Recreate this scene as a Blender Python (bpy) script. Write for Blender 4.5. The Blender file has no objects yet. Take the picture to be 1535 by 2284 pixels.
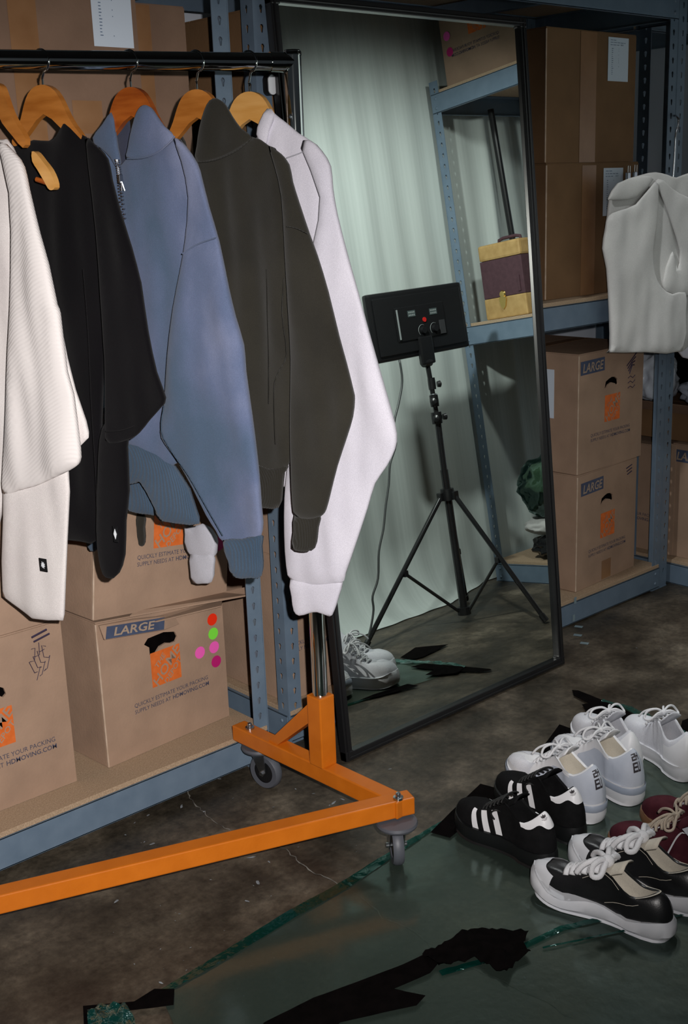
import bpy, bmesh, math, random
import numpy as np
from mathutils import Vector, Matrix, noise
from mathutils.geometry import delaunay_2d_cdt

random.seed(7)
SC = bpy.context.scene
COL = SC.collection

# ------------------------------------------------------------------ camera
F = 2640.0; CX, CY = 767.5, 1142.0            # focal length and centre in pixels of 1535x2284
CAM = np.array([0.0, 0.0, 1.5])
def _n(v):
    v = np.array(v, float); return v / np.linalg.norm(v)
_roll = math.radians(2.1); _pitch = math.atan2(713, F)
_up = -_n([math.sin(_roll)*math.cos(_pitch), math.cos(_roll)*math.cos(_pitch), math.sin(_pitch)])
def _hz(px):
    d = _n([px[0]-CX, px[1]-CY, F]); return _n(d - d.dot(_up)*_up)
_X = _n(_hz((3780, 315)) + np.cross(_hz((-1650, 520)), _up))
_Y = np.cross(_up, _X)
RW = np.array([_X, _Y, _up])                  # camera (x right, y down, z forward) -> world
cam_d = bpy.data.cameras.new('camera'); cam = bpy.data.objects.new('camera', cam_d); COL.objects.link(cam)
cam_d.sensor_fit = 'VERTICAL'; cam_d.sensor_height = 36.0; cam_d.lens = F/2284.0*36.0
cam_d.clip_start = 0.02
r_, u_, f_ = RW@np.array([1,0,0]), -(RW@np.array([0,1,0])), RW@np.array([0,0,1])
mw = Matrix.Identity(4)
for i in range(3):
    mw[i][0] = r_[i]; mw[i][1] = u_[i]; mw[i][2] = -f_[i]; mw[i][3] = CAM[i]
cam.matrix_world = mw
SC.camera = cam

# ------------------------------------------------------------------ world, lamps, exposure
w = bpy.data.worlds.new('world'); SC.world = w; w.use_nodes = True
w.node_tree.nodes['Background'].inputs[0].default_value = (0.55, 0.62, 0.70, 1)
w.node_tree.nodes['Background'].inputs[1].default_value = 0.035
def spot(name, loc, target, energy, size, blend, radius, color):
    l = bpy.data.lights.new(name, 'SPOT'); l.energy = energy; l.spot_size = math.radians(size)
    l.spot_blend = blend; l.shadow_soft_size = radius; l.color = color
    o = bpy.data.objects.new(name, l); COL.objects.link(o); o.location = loc
    o.rotation_euler = (Vector(target)-Vector(loc)).to_track_quat('-Z', 'Y').to_euler()
    return o
fl = CAM + r_*0.075 + u_*0.06
spot('camera_flash', fl, CAM + f_*3 - r_*0.58 - u_*0.22, 352, 70, 1.0, 0.012, (1.0, 0.955, 0.93))
spot('mirror_bounce_fill', (3.30, 2.10, 2.20), (3.45, 1.08, 0.85), 28, 128, 0.8, 0.04, (0.97, 1.0, 1.0))  # added unseen lamp, stands in for flash bounced off the mirror onto the sheet
spot('mirror_bounce_fill', (2.05, 2.13, 2.06), (3.65, 1.08, 0.75), 135, 86, 0.9, 0.04, (0.97, 1.0, 1.0))  # second added fill, reaches the sheet through the open shelving
spot('mirror_bounce_fill', (2.55, 2.18, 2.10), (2.40, 1.60, 0.0), 42, 62, 1.0, 0.08, (0.97, 1.0, 1.0))  # added fill on floor and shoes, imitates flash returned by the mirror
vs = SC.view_settings
SC.display_settings.display_device = 'sRGB'
vs.view_transform = 'Standard'; vs.look = 'None'; vs.gamma = 1.0; vs.use_curve_mapping = False
vs.exposure = 0.0
SC.cycles.caustics_reflective = False; SC.cycles.caustics_refractive = False
SC.cycles.max_bounces = 8

# ------------------------------------------------------------------ pixel -> place in the room
def ray(p): return RW @ np.array([p[0]-CX, p[1]-CY, F])
def at(p, ax, val):
    d = ray(p); return CAM + (val-CAM[ax])/d[ax]*d
def atp(p, P, N):
    d = ray(p); N = np.array(N); return CAM + np.dot(np.array(P)-CAM, N)/np.dot(d, N)*d
MB = np.array([2.4, 2.215, 0.0]); _t = math.radians(5.0)
MN = np.array([0, -math.cos(_t), math.sin(_t)])           # the leaning mirror's plane
def vat(p, ax, val):                                      # where a point seen in the mirror really is
    d = ray(p); O = CAM - 2*np.dot(CAM-MB, MN)*MN; D = d - 2*np.dot(d, MN)*MN
    return O + (val-O[ax])/D[ax]*D

# ------------------------------------------------------------------ materials
def mat(name, col, rough=0.6, metal=0.0, spec=0.5, coat=0.0):
    m = bpy.data.materials.new(name); m.use_nodes = True
    b = m.node_tree.nodes['Principled BSDF']
    b.inputs['Base Color'].default_value = (*col, 1); b.inputs['Roughness'].default_value = rough
    b.inputs['Metallic'].default_value = metal; b.inputs['Specular IOR Level'].default_value = spec
    b.inputs['Coat Weight'].default_value = coat
    return m
def nodes(m): return m.node_tree.nodes, m.node_tree.links, m.node_tree.nodes['Principled BSDF']
def mottled(name, stops, scale=6, rough=0.7, detail=6, bump=0.0, bscale=80, metal=0.0, spec=0.5, stretch=(1,1,1), rvar=None):
    m = mat(name, stops[0][1], rough, metal, spec); N, L, b = nodes(m)
    tc = N.new('ShaderNodeTexCoord'); mp = N.new('ShaderNodeMapping'); mp.inputs['Scale'].default_value = stretch
    nz = N.new('ShaderNodeTexNoise'); nz.inputs['Scale'].default_value = scale; nz.inputs['Detail'].default_value = detail
    cr = N.new('ShaderNodeValToRGB')
    L.new(tc.outputs['Object'], mp.inputs[0]); L.new(mp.outputs[0], nz.inputs['Vector']); L.new(nz.outputs['Fac'], cr.inputs[0])
    el = cr.color_ramp.elements
    while len(el) < len(stops): el.new(0.5)
    for e, (p, c) in zip(el, stops): e.position = p; e.color = (*c, 1)
    L.new(cr.outputs[0], b.inputs['Base Color'])
    if rvar:
        mr = N.new('ShaderNodeMapRange'); mr.inputs[3].default_value = rvar[0]; mr.inputs[4].default_value = rvar[1]
        mr.inputs[1].default_value = 0.3; mr.inputs[2].default_value = 0.7
        L.new(nz.outputs['Fac'], mr.inputs[0]); L.new(mr.outputs[0], b.inputs['Roughness'])
    if bump:
        n2 = N.new('ShaderNodeTexNoise'); n2.inputs['Scale'].default_value = bscale; n2.inputs['Detail'].default_value = 4
        bp = N.new('ShaderNodeBump'); bp.inputs['Strength'].default_value = bump; bp.inputs['Distance'].default_value = 0.002
        L.new(mp.outputs[0], n2.inputs['Vector']); L.new(n2.outputs['Fac'], bp.inputs['Height']); L.new(bp.outputs[0], b.inputs['Normal'])
    return m
def ribbed(m, scale=180, strength=0.5, dirn='X', dist=0.002):
    N, L, b = nodes(m)
    tc = N.new('ShaderNodeTexCoord'); wv = N.new('ShaderNodeTexWave'); wv.bands_direction = dirn
    wv.inputs['Scale'].default_value = scale; wv.inputs['Distortion'].default_value = 0.6
    bp = N.new('ShaderNodeBump'); bp.inputs['Strength'].default_value = strength; bp.inputs['Distance'].default_value = dist
    L.new(tc.outputs['Object'], wv.inputs['Vector']); L.new(wv.outputs['Fac'], bp.inputs['Height']); L.new(bp.outputs[0], b.inputs['Normal'])
    return m
M = {}
M['floor'] = mottled('concrete', [(0.25, (0.017, 0.0145, 0.011)), (0.45, (0.038, 0.031, 0.022)), (0.58, (0.070, 0.057, 0.041)), (0.80, (0.15, 0.126, 0.094))], 4.5, 0.5, 15, 0.6, 45, spec=0.4, rvar=(0.35, 0.6))
def grit(m):
    N, L, b = nodes(m); src = b.inputs['Base Color'].links[0].from_socket; tc = N.new('ShaderNodeTexCoord')
    for sc_, a, lo, hi in ((55, 6, .62, 1.45), (14, 8, .55, 1.5)):
        nz = N.new('ShaderNodeTexNoise'); nz.inputs['Scale'].default_value = sc_; nz.inputs['Detail'].default_value = a; nz.inputs['Roughness'].default_value = .7
        mr = N.new('ShaderNodeMapRange'); mr.inputs[1].default_value = .3; mr.inputs[2].default_value = .7; mr.inputs[3].default_value = lo; mr.inputs[4].default_value = hi
        mx = N.new('ShaderNodeMix'); mx.data_type = 'RGBA'; mx.blend_type = 'MULTIPLY'; mx.inputs[0].default_value = 1
        L.new(tc.outputs['Object'], nz.inputs['Vector']); L.new(nz.outputs['Fac'], mr.inputs[0]); L.new(src, mx.inputs[6]); L.new(mr.outputs[0], mx.inputs[7]); src = mx.outputs[2]
    L.new(src, b.inputs['Base Color'])
grit(M['floor'])
M['wall'] = mottled('white_wall', [(0.3, (0.70, 0.76, 0.86)), (0.7, (0.74, 0.80, 0.90))], 4, 0.8)
M['ceiling'] = mat('ceiling_paint', (0.08, 0.08, 0.085), 0.9)
def card(name, c, amt=0.14):
    a = tuple(x*(1-amt) for x in c); b = tuple(min(1, x*(1+amt)) for x in c)
    return mottled(name, [(0.3, a), (0.55, c), (0.8, b)], 9, 0.82, 8, 0.25, 140, spec=0.25)
M['card'] = card('cardboard', (0.35, 0.235, 0.165))
M['card_warm'] = card('tan_cardboard', (0.185, 0.103, 0.050))
M['card_dimmed'] = card('falloff_dimmed_cardboard', (0.215, 0.135, 0.092))  # darker cardboard copy: flash falloff near the top put into the colour
M['card_edge'] = mottled('worn_card_edge', [(0.3, (0.42, 0.30, 0.21)), (0.7, (0.56, 0.43, 0.33))], 30, 0.85)
M['card_in'] = card('cardboard_inside', (0.24, 0.15, 0.10))
M['tape'] = mottled('brown_tape', [(0.3, (0.23, 0.115, 0.05)), (0.7, (0.29, 0.155, 0.075))], 14, 0.28, spec=0.5)
M['print'] = mat('navy_ink', (0.055, 0.055, 0.09), 0.7)
M['navy'] = mottled('navy_label_print', [(0.3, (0.045, 0.06, 0.11)), (0.7, (0.06, 0.08, 0.14))], 30, 0.6)
M['tan_ink'] = mat('bare_card_letters', (0.34, 0.25, 0.18), 0.8)
M['orange_ink'] = mottled('orange_ink', [(0.3, (0.60, 0.115, 0.012)), (0.7, (0.70, 0.16, 0.03))], 60, 0.6)
M['marker'] = mat('marker_ink', (0.03, 0.02, 0.05), 0.5)
M['paper'] = mat('white_label_paper', (0.62, 0.70, 0.80), 0.6)
M['paper_ink'] = mat('label_ink', (0.14, 0.20, 0.30), 0.7)
M['blue'] = mottled('blue_grey_steel', [(0.3, (0.115, 0.165, 0.225)), (0.7, (0.145, 0.20, 0.265))], 18, 0.42, 5, 0.1, 300, spec=0.5)
M['board'] = mottled('particle_board', [(0.25, (0.27, 0.18, 0.11)), (0.5, (0.38, 0.27, 0.175)), (0.75, (0.50, 0.37, 0.25))], 330, 0.8, 6, 0.3, 200)
M['orange'] = mottled('orange_powder_coat', [(0.3, (0.50, 0.125, 0.005)), (0.7, (0.57, 0.150, 0.008))], 20, 0.38, 4, 0.12, 260, spec=0.5)
M['chrome'] = mat('chrome', (0.72, 0.76, 0.74), 0.06, 1.0)
M['steel'] = mat('zinc_steel', (0.5, 0.52, 0.55), 0.25, 1.0)
M['rubber'] = mat('grey_rubber', (0.075, 0.08, 0.095), 0.5)
M['black'] = mat('black_plastic', (0.008, 0.008, 0.009), 0.35)
M['black_matte'] = mottled('black_cloth_tape', [(0.3, (0.0018, 0.0014, 0.0014)), (0.7, (0.0035, 0.0026, 0.0026))], 40, 0.9, 4, 0.1, 200, spec=0.03)
M['black_metal'] = mat('black_metal_frame', (0.010, 0.010, 0.011), 0.28, 0.0, 0.6)
M['mirror'] = mat('mirror_silvering', (0.80, 0.86, 0.81), 0.0, 1.0)
M['white_plastic'] = mat('white_plastic', (0.75, 0.78, 0.82), 0.4)
M['brass'] = mat('brass', (0.75, 0.52, 0.18), 0.25, 1.0)

def fabric(name, stops, scale=5, knit=900, bump=0.35, sheen=0.15, stretch=(1,1,1)):
    m = mottled(name, stops, scale, 0.95, 10, bump, knit, spec=0.06, stretch=stretch)
    N, L, b = nodes(m); b.inputs['Sheen Weight'].default_value = sheen; b.inputs['Sheen Roughness'].default_value = 0.6
    src = b.inputs['Base Color'].links[0].from_socket          # heathered yarn: tiny light and dark fibres
    tc = N.new('ShaderNodeTexCoord'); nz = N.new('ShaderNodeTexNoise'); nz.inputs['Scale'].default_value = 700; nz.inputs['Detail'].default_value = 2
    mr = N.new('ShaderNodeMapRange'); mr.inputs[1].default_value = 0.3; mr.inputs[2].default_value = 0.7; mr.inputs[3].default_value = 0.88; mr.inputs[4].default_value = 1.10
    mx = N.new('ShaderNodeMix'); mx.data_type = 'RGBA'; mx.blend_type = 'MULTIPLY'; mx.inputs[0].default_value = 1.0
    L.new(tc.outputs['Object'], nz.inputs['Vector']); L.new(nz.outputs['Fac'], mr.inputs[0]); L.new(src, mx.inputs[6]); L.new(mr.outputs[0], mx.inputs[7]); L.new(mx.outputs[2], b.inputs['Base Color'])
    return m
M['cream'] = fabric('cream_knit', [(0.3, (0.66, 0.61, 0.60)), (0.7, (0.74, 0.70, 0.68))], 6)
M['cream_rib'] = ribbed(mat('cream_purl_knit', (0.70, 0.66, 0.645), 0.95, 0, 0.08), 75, 0.25, 'DIAGONAL', 0.0015)
M['blackcloth'] = fabric('black_jersey', [(0.3, (0.0024, 0.0021, 0.0028)), (0.7, (0.0040, 0.0034, 0.0045))], 5, sheen=0.05)
M['denim'] = fabric('washed_blue_fleece', [(0.34, (0.062, 0.098, 0.155)), (0.48, (0.100, 0.128, 0.215)), (0.62, (0.185, 0.208, 0.315))], 4.2, stretch=(1, 1, 0.6))
M['denim_dark'] = ribbed(fabric('blue_rib', [(0.3, (0.038, 0.066, 0.105)), (0.7, (0.055, 0.088, 0.135))], 8), 120, 0.6, 'X')
M['denim_in'] = fabric('blue_fleece_inside', [(0.3, (0.030, 0.035, 0.060)), (0.7, (0.045, 0.050, 0.080))], 8)
M['olive'] = fabric('charcoal_olive_fleece', [(0.3, (0.019, 0.0175, 0.0135)), (0.7, (0.029, 0.0265, 0.020))], 7)
M['olive_dark'] = ribbed(fabric('charcoal_olive_rib', [(0.3, (0.017, 0.0155, 0.012)), (0.7, (0.024, 0.022, 0.017))], 7), 150, 0.4)
M['white_fl'] = fabric('white_fleece', [(0.3, (0.60, 0.585, 0.66)), (0.7, (0.68, 0.66, 0.73))], 5)
M['grey_fl'] = fabric('pale_grey_fleece', [(0.3, (0.40, 0.40, 0.45)), (0.7, (0.48, 0.48, 0.53))], 6)
M['linen'] = fabric('undyed_cotton', [(0.3, (0.44, 0.43, 0.42)), (0.7, (0.54, 0.53, 0.51))], 6)
M['seam'] = mat('seam_thread', (0.05, 0.07, 0.10), 0.9)
def wood(name, c1, c2):
    m = mottled(name, [(0.3, c1), (0.7, c2)], 9, 0.3, 6, stretch=(1, 1, 6), spec=0.5)
    m.node_tree.nodes['Principled BSDF'].inputs['Coat Weight'].default_value = 0.35
    m.node_tree.nodes['Principled BSDF'].inputs['Coat Roughness'].default_value = 0.2
    return m
M['wood_red'] = wood('red_brown_wood', (0.22, 0.040, 0.005), (0.42, 0.11, 0.016))
M['wood_mid'] = wood('amber_wood', (0.34, 0.11, 0.016), (0.52, 0.20, 0.040))
M['wood_light'] = wood('pale_wood', (0.58, 0.28, 0.065), (0.70, 0.38, 0.12))

def thin(name, tint, gloss, rough, bump=0.3, bs=9, dark=None, stretch=(1,1,1)):
    m = bpy.data.materials.new(name); m.use_nodes = True; N = m.node_tree.nodes; L = m.node_tree.links
    N.remove(N['Principled BSDF']); out = N['Material Output']
    tr = N.new('ShaderNodeBsdfTransparent'); tr.inputs[0].default_value = (*tint, 1)
    gl = N.new('ShaderNodeBsdfGlossy'); gl.inputs['Color'].default_value = (0.75, 1.0, 0.95, 1); gl.inputs['Roughness'].default_value = rough
    df = N.new('ShaderNodeBsdfDiffuse'); df.inputs[0].default_value = (*(dark or (0.02, 0.06, 0.055)), 1)
    mx = N.new('ShaderNodeMixShader'); mx.inputs[0].default_value = (0.35 if dark[0] < .05 else 0.13) if dark else 0.10
    L.new(tr.outputs[0], mx.inputs[1]); L.new(df.outputs[0], mx.inputs[2])
    m2 = N.new('ShaderNodeMixShader'); fr = N.new('ShaderNodeFresnel'); fr.inputs[0].default_value = gloss
    tc = N.new('ShaderNodeTexCoord'); mp = N.new('ShaderNodeMapping'); mp.inputs['Scale'].default_value = stretch
    nz = N.new('ShaderNodeTexNoise'); nz.inputs['Scale'].default_value = bs; nz.inputs['Detail'].default_value = 3
    bp = N.new('ShaderNodeBump'); bp.inputs['Strength'].default_value = bump; bp.inputs['Distance'].default_value = 0.004
    L.new(tc.outputs['Object'], mp.inputs[0]); L.new(mp.outputs[0], nz.inputs['Vector']); L.new(nz.outputs['Fac'], bp.inputs['Height'])
    L.new(bp.outputs[0], gl.inputs['Normal']); L.new(bp.outputs[0], fr.inputs['Normal'])
    L.new(fr.outputs[0], m2.inputs[0]); L.new(mx.outputs[0], m2.inputs[1]); L.new(gl.outputs[0], m2.inputs[2])
    L.new(m2.outputs[0], out.inputs[0])
    return m
M['film'] = thin('clear_film', (0.93, 1.0, 0.95), 1.52, 0.14, 0.4, 6, (0.20, 0.28, 0.23))
M['film_edge'] = thin('folded_film', (0.10, 0.50, 0.42), 1.5, 0.12, 0.6, 30, (0.004, 0.065, 0.050))
M['film_crumple'] = thin('crumpled_film', (0.40, 0.78, 0.72), 2.4, 0.08, 1.0, 60, (0.01, 0.09, 0.075))
M['bagfilm'] = thin('clear_bag_film', (0.85, 0.95, 0.92), 1.6, 0.06, 1.0, 25)
# pale curtain: thin translucent plastic
def curtain_mat():
    m = bpy.data.materials.new('pale_green_sheet'); m.use_nodes = True; N = m.node_tree.nodes; L = m.node_tree.links
    N.remove(N['Principled BSDF']); out = N['Material Output']
    tc = N.new('ShaderNodeTexCoord'); mp = N.new('ShaderNodeMapping'); mp.inputs['Scale'].default_value = (60, 1, 1.2)
    nz = N.new('ShaderNodeTexNoise'); nz.inputs['Scale'].default_value = 1.0; nz.inputs['Detail'].default_value = 5
    cr = N.new('ShaderNodeValToRGB'); cr.color_ramp.elements[0].position = 0.35; cr.color_ramp.elements[0].color = (0.535, 0.585, 0.560, 1)
    cr.color_ramp.elements[1].position = 0.65; cr.color_ramp.elements[1].color = (0.59, 0.64, 0.615, 1)
    L.new(tc.outputs['Object'], mp.inputs[0]); L.new(mp.outputs[0], nz.inputs['Vector']); L.new(nz.outputs['Fac'], cr.inputs[0])
    df = N.new('ShaderNodeBsdfDiffuse'); tl = N.new('ShaderNodeBsdfTranslucent'); mx = N.new('ShaderNodeMixShader'); mx.inputs[0].default_value = 0.12
    L.new(cr.outputs[0], df.inputs[0]); L.new(cr.outputs[0], tl.inputs[0]); L.new(df.outputs[0], mx.inputs[1]); L.new(tl.outputs[0], mx.inputs[2]); L.new(mx.outputs[0], out.inputs[0])
    return m
M['curtain'] = curtain_mat()

# ------------------------------------------------------------------ building helpers
def obj(name, bm, m, parent=None, label=None, kind=None, smooth=False, normals=True):
    me = bpy.data.meshes.new(name)
    if normals: bmesh.ops.recalc_face_normals(bm, faces=bm.faces)
    if smooth:
        for f in bm.faces: f.smooth = True
    bm.to_mesh(me); bm.free(); me.materials.append(m)
    if smooth == 'auto' and hasattr(me, 'set_sharp_from_angle'): me.set_sharp_from_angle(angle=math.radians(40))
    return link(name, me, parent, label, kind)
def link(name, me, parent=None, label=None, kind=None):
    o = bpy.data.objects.new(name, me); COL.objects.link(o)
    if parent is not None:
        o.parent = parent; o.matrix_parent_inverse = chain(parent).inverted()
    if label: o['label'] = label
    if kind: o['kind'] = kind
    return o
def chain(o):
    m = o.matrix_basis.copy()
    while o.parent is not None:
        m = o.parent.matrix_basis @ o.matrix_parent_inverse @ m; o = o.parent
    return m
def thing(name, loc, label, cat, group=None):
    o = bpy.data.objects.new(name, None); o.empty_display_size = 0.05; COL.objects.link(o); o.location = loc
    o['label'] = label; o['category'] = cat
    if group: o['group'] = group
    return o
def tag(o, label, cat, group=None, kind=None):
    o['label'] = label; o['category'] = cat
    if group: o['group'] = group
    if kind: o['kind'] = kind
    return o
def bx(bm, a, b, T=None, bev=0.0):
    r = bmesh.ops.create_cube(bm, size=1.0)
    c = [(a[i]+b[i])/2 for i in range(3)]; s = [abs(b[i]-a[i]) for i in range(3)]
    bmesh.ops.scale(bm, vec=s, verts=r['verts']); bmesh.ops.translate(bm, vec=c, verts=r['verts'])
    vv = r['verts']
    if bev:
        es = list({e for v in vv for e in v.link_edges})
        q = bmesh.ops.bevel(bm, geom=es, offset=bev, segments=2, affect='EDGES', profile=0.6)
        vv = list({v for f in q['faces'] for v in f.verts} | {v for v in vv if v.is_valid})
    if T is not None: bmesh.ops.transform(bm, matrix=T, verts=vv)
    return vv
def newbx(a, b, T=None, bev=0.0):
    bm = bmesh.new(); bx(bm, a, b, T, bev); return bm
def tube(bm, pts, r, segs=10, closed=False, cap=True):
    pts = [Vector(p) for p in pts]; n = len(pts); rings = []
    up = None
    for i, p in enumerate(pts):
        if closed: d = pts[(i+1) % n]-pts[i-1]
        else: d = pts[min(i+1, n-1)]-pts[max(i-1, 0)]
        d.normalize()
        if up is None:
            up = Vector((0, 0, 1)) if abs(d.z) < 0.9 else Vector((1, 0, 0))
        a = d.cross(up)
        if a.length < 1e-5: a = d.orthogonal()
        a.normalize(); up = a.cross(d).normalized()
        rr = r[i] if isinstance(r, (list, tuple)) else r
        rings.append([bm.verts.new(p + (a*math.cos(k*2*math.pi/segs)+up*math.sin(k*2*math.pi/segs))*rr) for k in range(segs)])
    m = n if closed else n-1
    for i in range(m):
        A, B = rings[i], rings[(i+1) % n]
        for k in range(segs): bm.faces.new((A[k], A[(k+1) % segs], B[(k+1) % segs], B[k]))
    if cap and not closed:
        bm.faces.new(rings[0][::-1]); bm.faces.new(rings[-1])
def newtube(pts, r, segs=10, closed=False):
    bm = bmesh.new(); tube(bm, pts, r, segs, closed); return bm
def lathe(bm, prof, T, segs=24):
    rings = []
    for (r, z) in prof:
        if r < 1e-6: rings.append([bm.verts.new(T @ Vector((0, 0, z)))])
        else: rings.append([bm.verts.new(T @ Vector((r*math.cos(k*2*math.pi/segs), r*math.sin(k*2*math.pi/segs), z))) for k in range(segs)])
    for A, B in zip(rings, rings[1:]):
        for k in range(segs):
            a0, a1 = A[k % len(A)], A[(k+1) % len(A)]; b0, b1 = B[k % len(B)], B[(k+1) % len(B)]
            vs_ = []
            for v in (a0, a1, b1, b0):
                if v not in vs_: vs_.append(v)
            if len(vs_) > 2: bm.faces.new(vs_)
def newlathe(prof, T, segs=24):
    bm = bmesh.new(); lathe(bm, prof, T, segs); return bm
def axisT(loc, axis):
    return Matrix.Translation(Vector(loc)) @ Vector(axis).to_track_quat('Z', 'Y').to_matrix().to_4x4()
def inside(pt, poly):
    x, y = pt; c = False; j = len(poly)-1
    for i in range(len(poly)):
        xi, yi = poly[i]; xj, yj = poly[j]
        if (yi > y) != (yj > y) and x < (xj-xi)*(y-yi)/(yj-yi)+xi: c = not c
        j = i
    return c
def plate(bm, outline, T, thick, holes=()):
    """flat sheet with real holes; outline in local x,y; thickness along +z"""
    vs2 = [Vector(p) for p in outline]; loops = [list(range(len(outline)))]
    for h in holes:
        loops.append(list(range(len(vs2), len(vs2)+len(h)))); vs2 += [Vector(p) for p in h]
    edges = [(l[i], l[(i+1) % len(l)]) for l in loops for i in range(len(l))]
    v, e, f, *_ = delaunay_2d_cdt(vs2, edges, [], 0, 1e-7)
    V0 = [bm.verts.new(T @ Vector((p.x, p.y, 0))) for p in v]; V1 = [bm.verts.new(T @ Vector((p.x, p.y, thick))) for p in v]
    cnt = {}
    hb = [(min(q[0] for q in h), max(q[0] for q in h), min(q[1] for q in h), max(q[1] for q in h), h) for h in holes]
    for t in f:
        cx = sum(v[i].x for i in t)/3; cy = sum(v[i].y for i in t)/3
        if not inside((cx, cy), outline): continue
        if any(a <= cx <= b and c <= cy <= d and inside((cx, cy), h) for a, b, c, d, h in hb): continue
        bm.faces.new([V0[i] for i in t][::-1]); bm.faces.new([V1[i] for i in t])
        for k in range(3):
            a, b = t[k], t[(k+1) % 3]; cnt[(a, b)] = 1
    for (a, b) in cnt:
        if (b, a) not in cnt: bm.faces.new((V0[a], V0[b], V1[b], V1[a]))
    for q in V0+V1:
        if not q.link_faces: bm.verts.remove(q)
def newplate(outline, T, thick, holes=()):
    bm = bmesh.new(); plate(bm, outline, T, thick, holes); return bm
def basis(o, x, y):
    x = Vector(x).normalized(); y = Vector(y); z = x.cross(y).normalized(); y = z.cross(x)
    m = Matrix.Identity(4)
    for i in range(3): m[i][0] = x[i]; m[i][1] = y[i]; m[i][2] = z[i]; m[i][3] = o[i]
    return m
_tc = {}
def text_bm(s, size, T, shear=0.0, bold=0.0, align='LEFT', xs=1.0, thick=0.0):
    key = (s, shear, bold, align)
    if key not in _tc:
        c = bpy.data.curves.new('t', 'FONT'); c.body = s; c.size = 1.0; c.shear = shear; c.offset = bold; c.align_x = align; c.resolution_u = 2
        o = bpy.data.objects.new('t', c); COL.objects.link(o); bpy.context.view_layer.update()
        me = bpy.data.meshes.new_from_object(o.evaluated_get(bpy.context.evaluated_depsgraph_get()))
        bpy.data.objects.remove(o); _tc[key] = me
    bm = bmesh.new(); bm.from_mesh(_tc[key])
    bmesh.ops.transform(bm, matrix=T @ Matrix.Diagonal((size*xs, size, 1, 1)), verts=bm.verts)
    return bm
def text(name, s, size, T, m, parent, **k):
    return obj(name, text_bm(s, size, T, **k), m, parent, normals=False)
def catmull(P, n=4, closed=True):
    out = []; L = len(P)
    for i in range(L if closed else L-1):
        g = (lambda k: P[k % L]) if closed else (lambda k: P[max(0, min(L-1, k))])
        p0, p1, p2, p3 = g(i-1), g(i), g(i+1), g(i+2)
        for j in range(n):
            t = j/n
            out.append(tuple(0.5*((2*p1[k]) + (-p0[k]+p2[k])*t + (2*p0[k]-5*p1[k]+4*p2[k]-p3[k])*t*t + (-p0[k]+3*p1[k]-3*p2[k]+p3[k])*t**3) for k in range(len(p1))))
    if not closed: out.append(tuple(P[-1]))
    return out
def resample(P, step):
    out = []; L = len(P)
    for i in range(L):
        a, b = np.array(P[i]), np.array(P[(i+1) % L]); d = np.linalg.norm(b-a); n = max(1, int(round(d/step)))
        for j in range(n): out.append(tuple(a+(b-a)*j/n))
    return out
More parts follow.
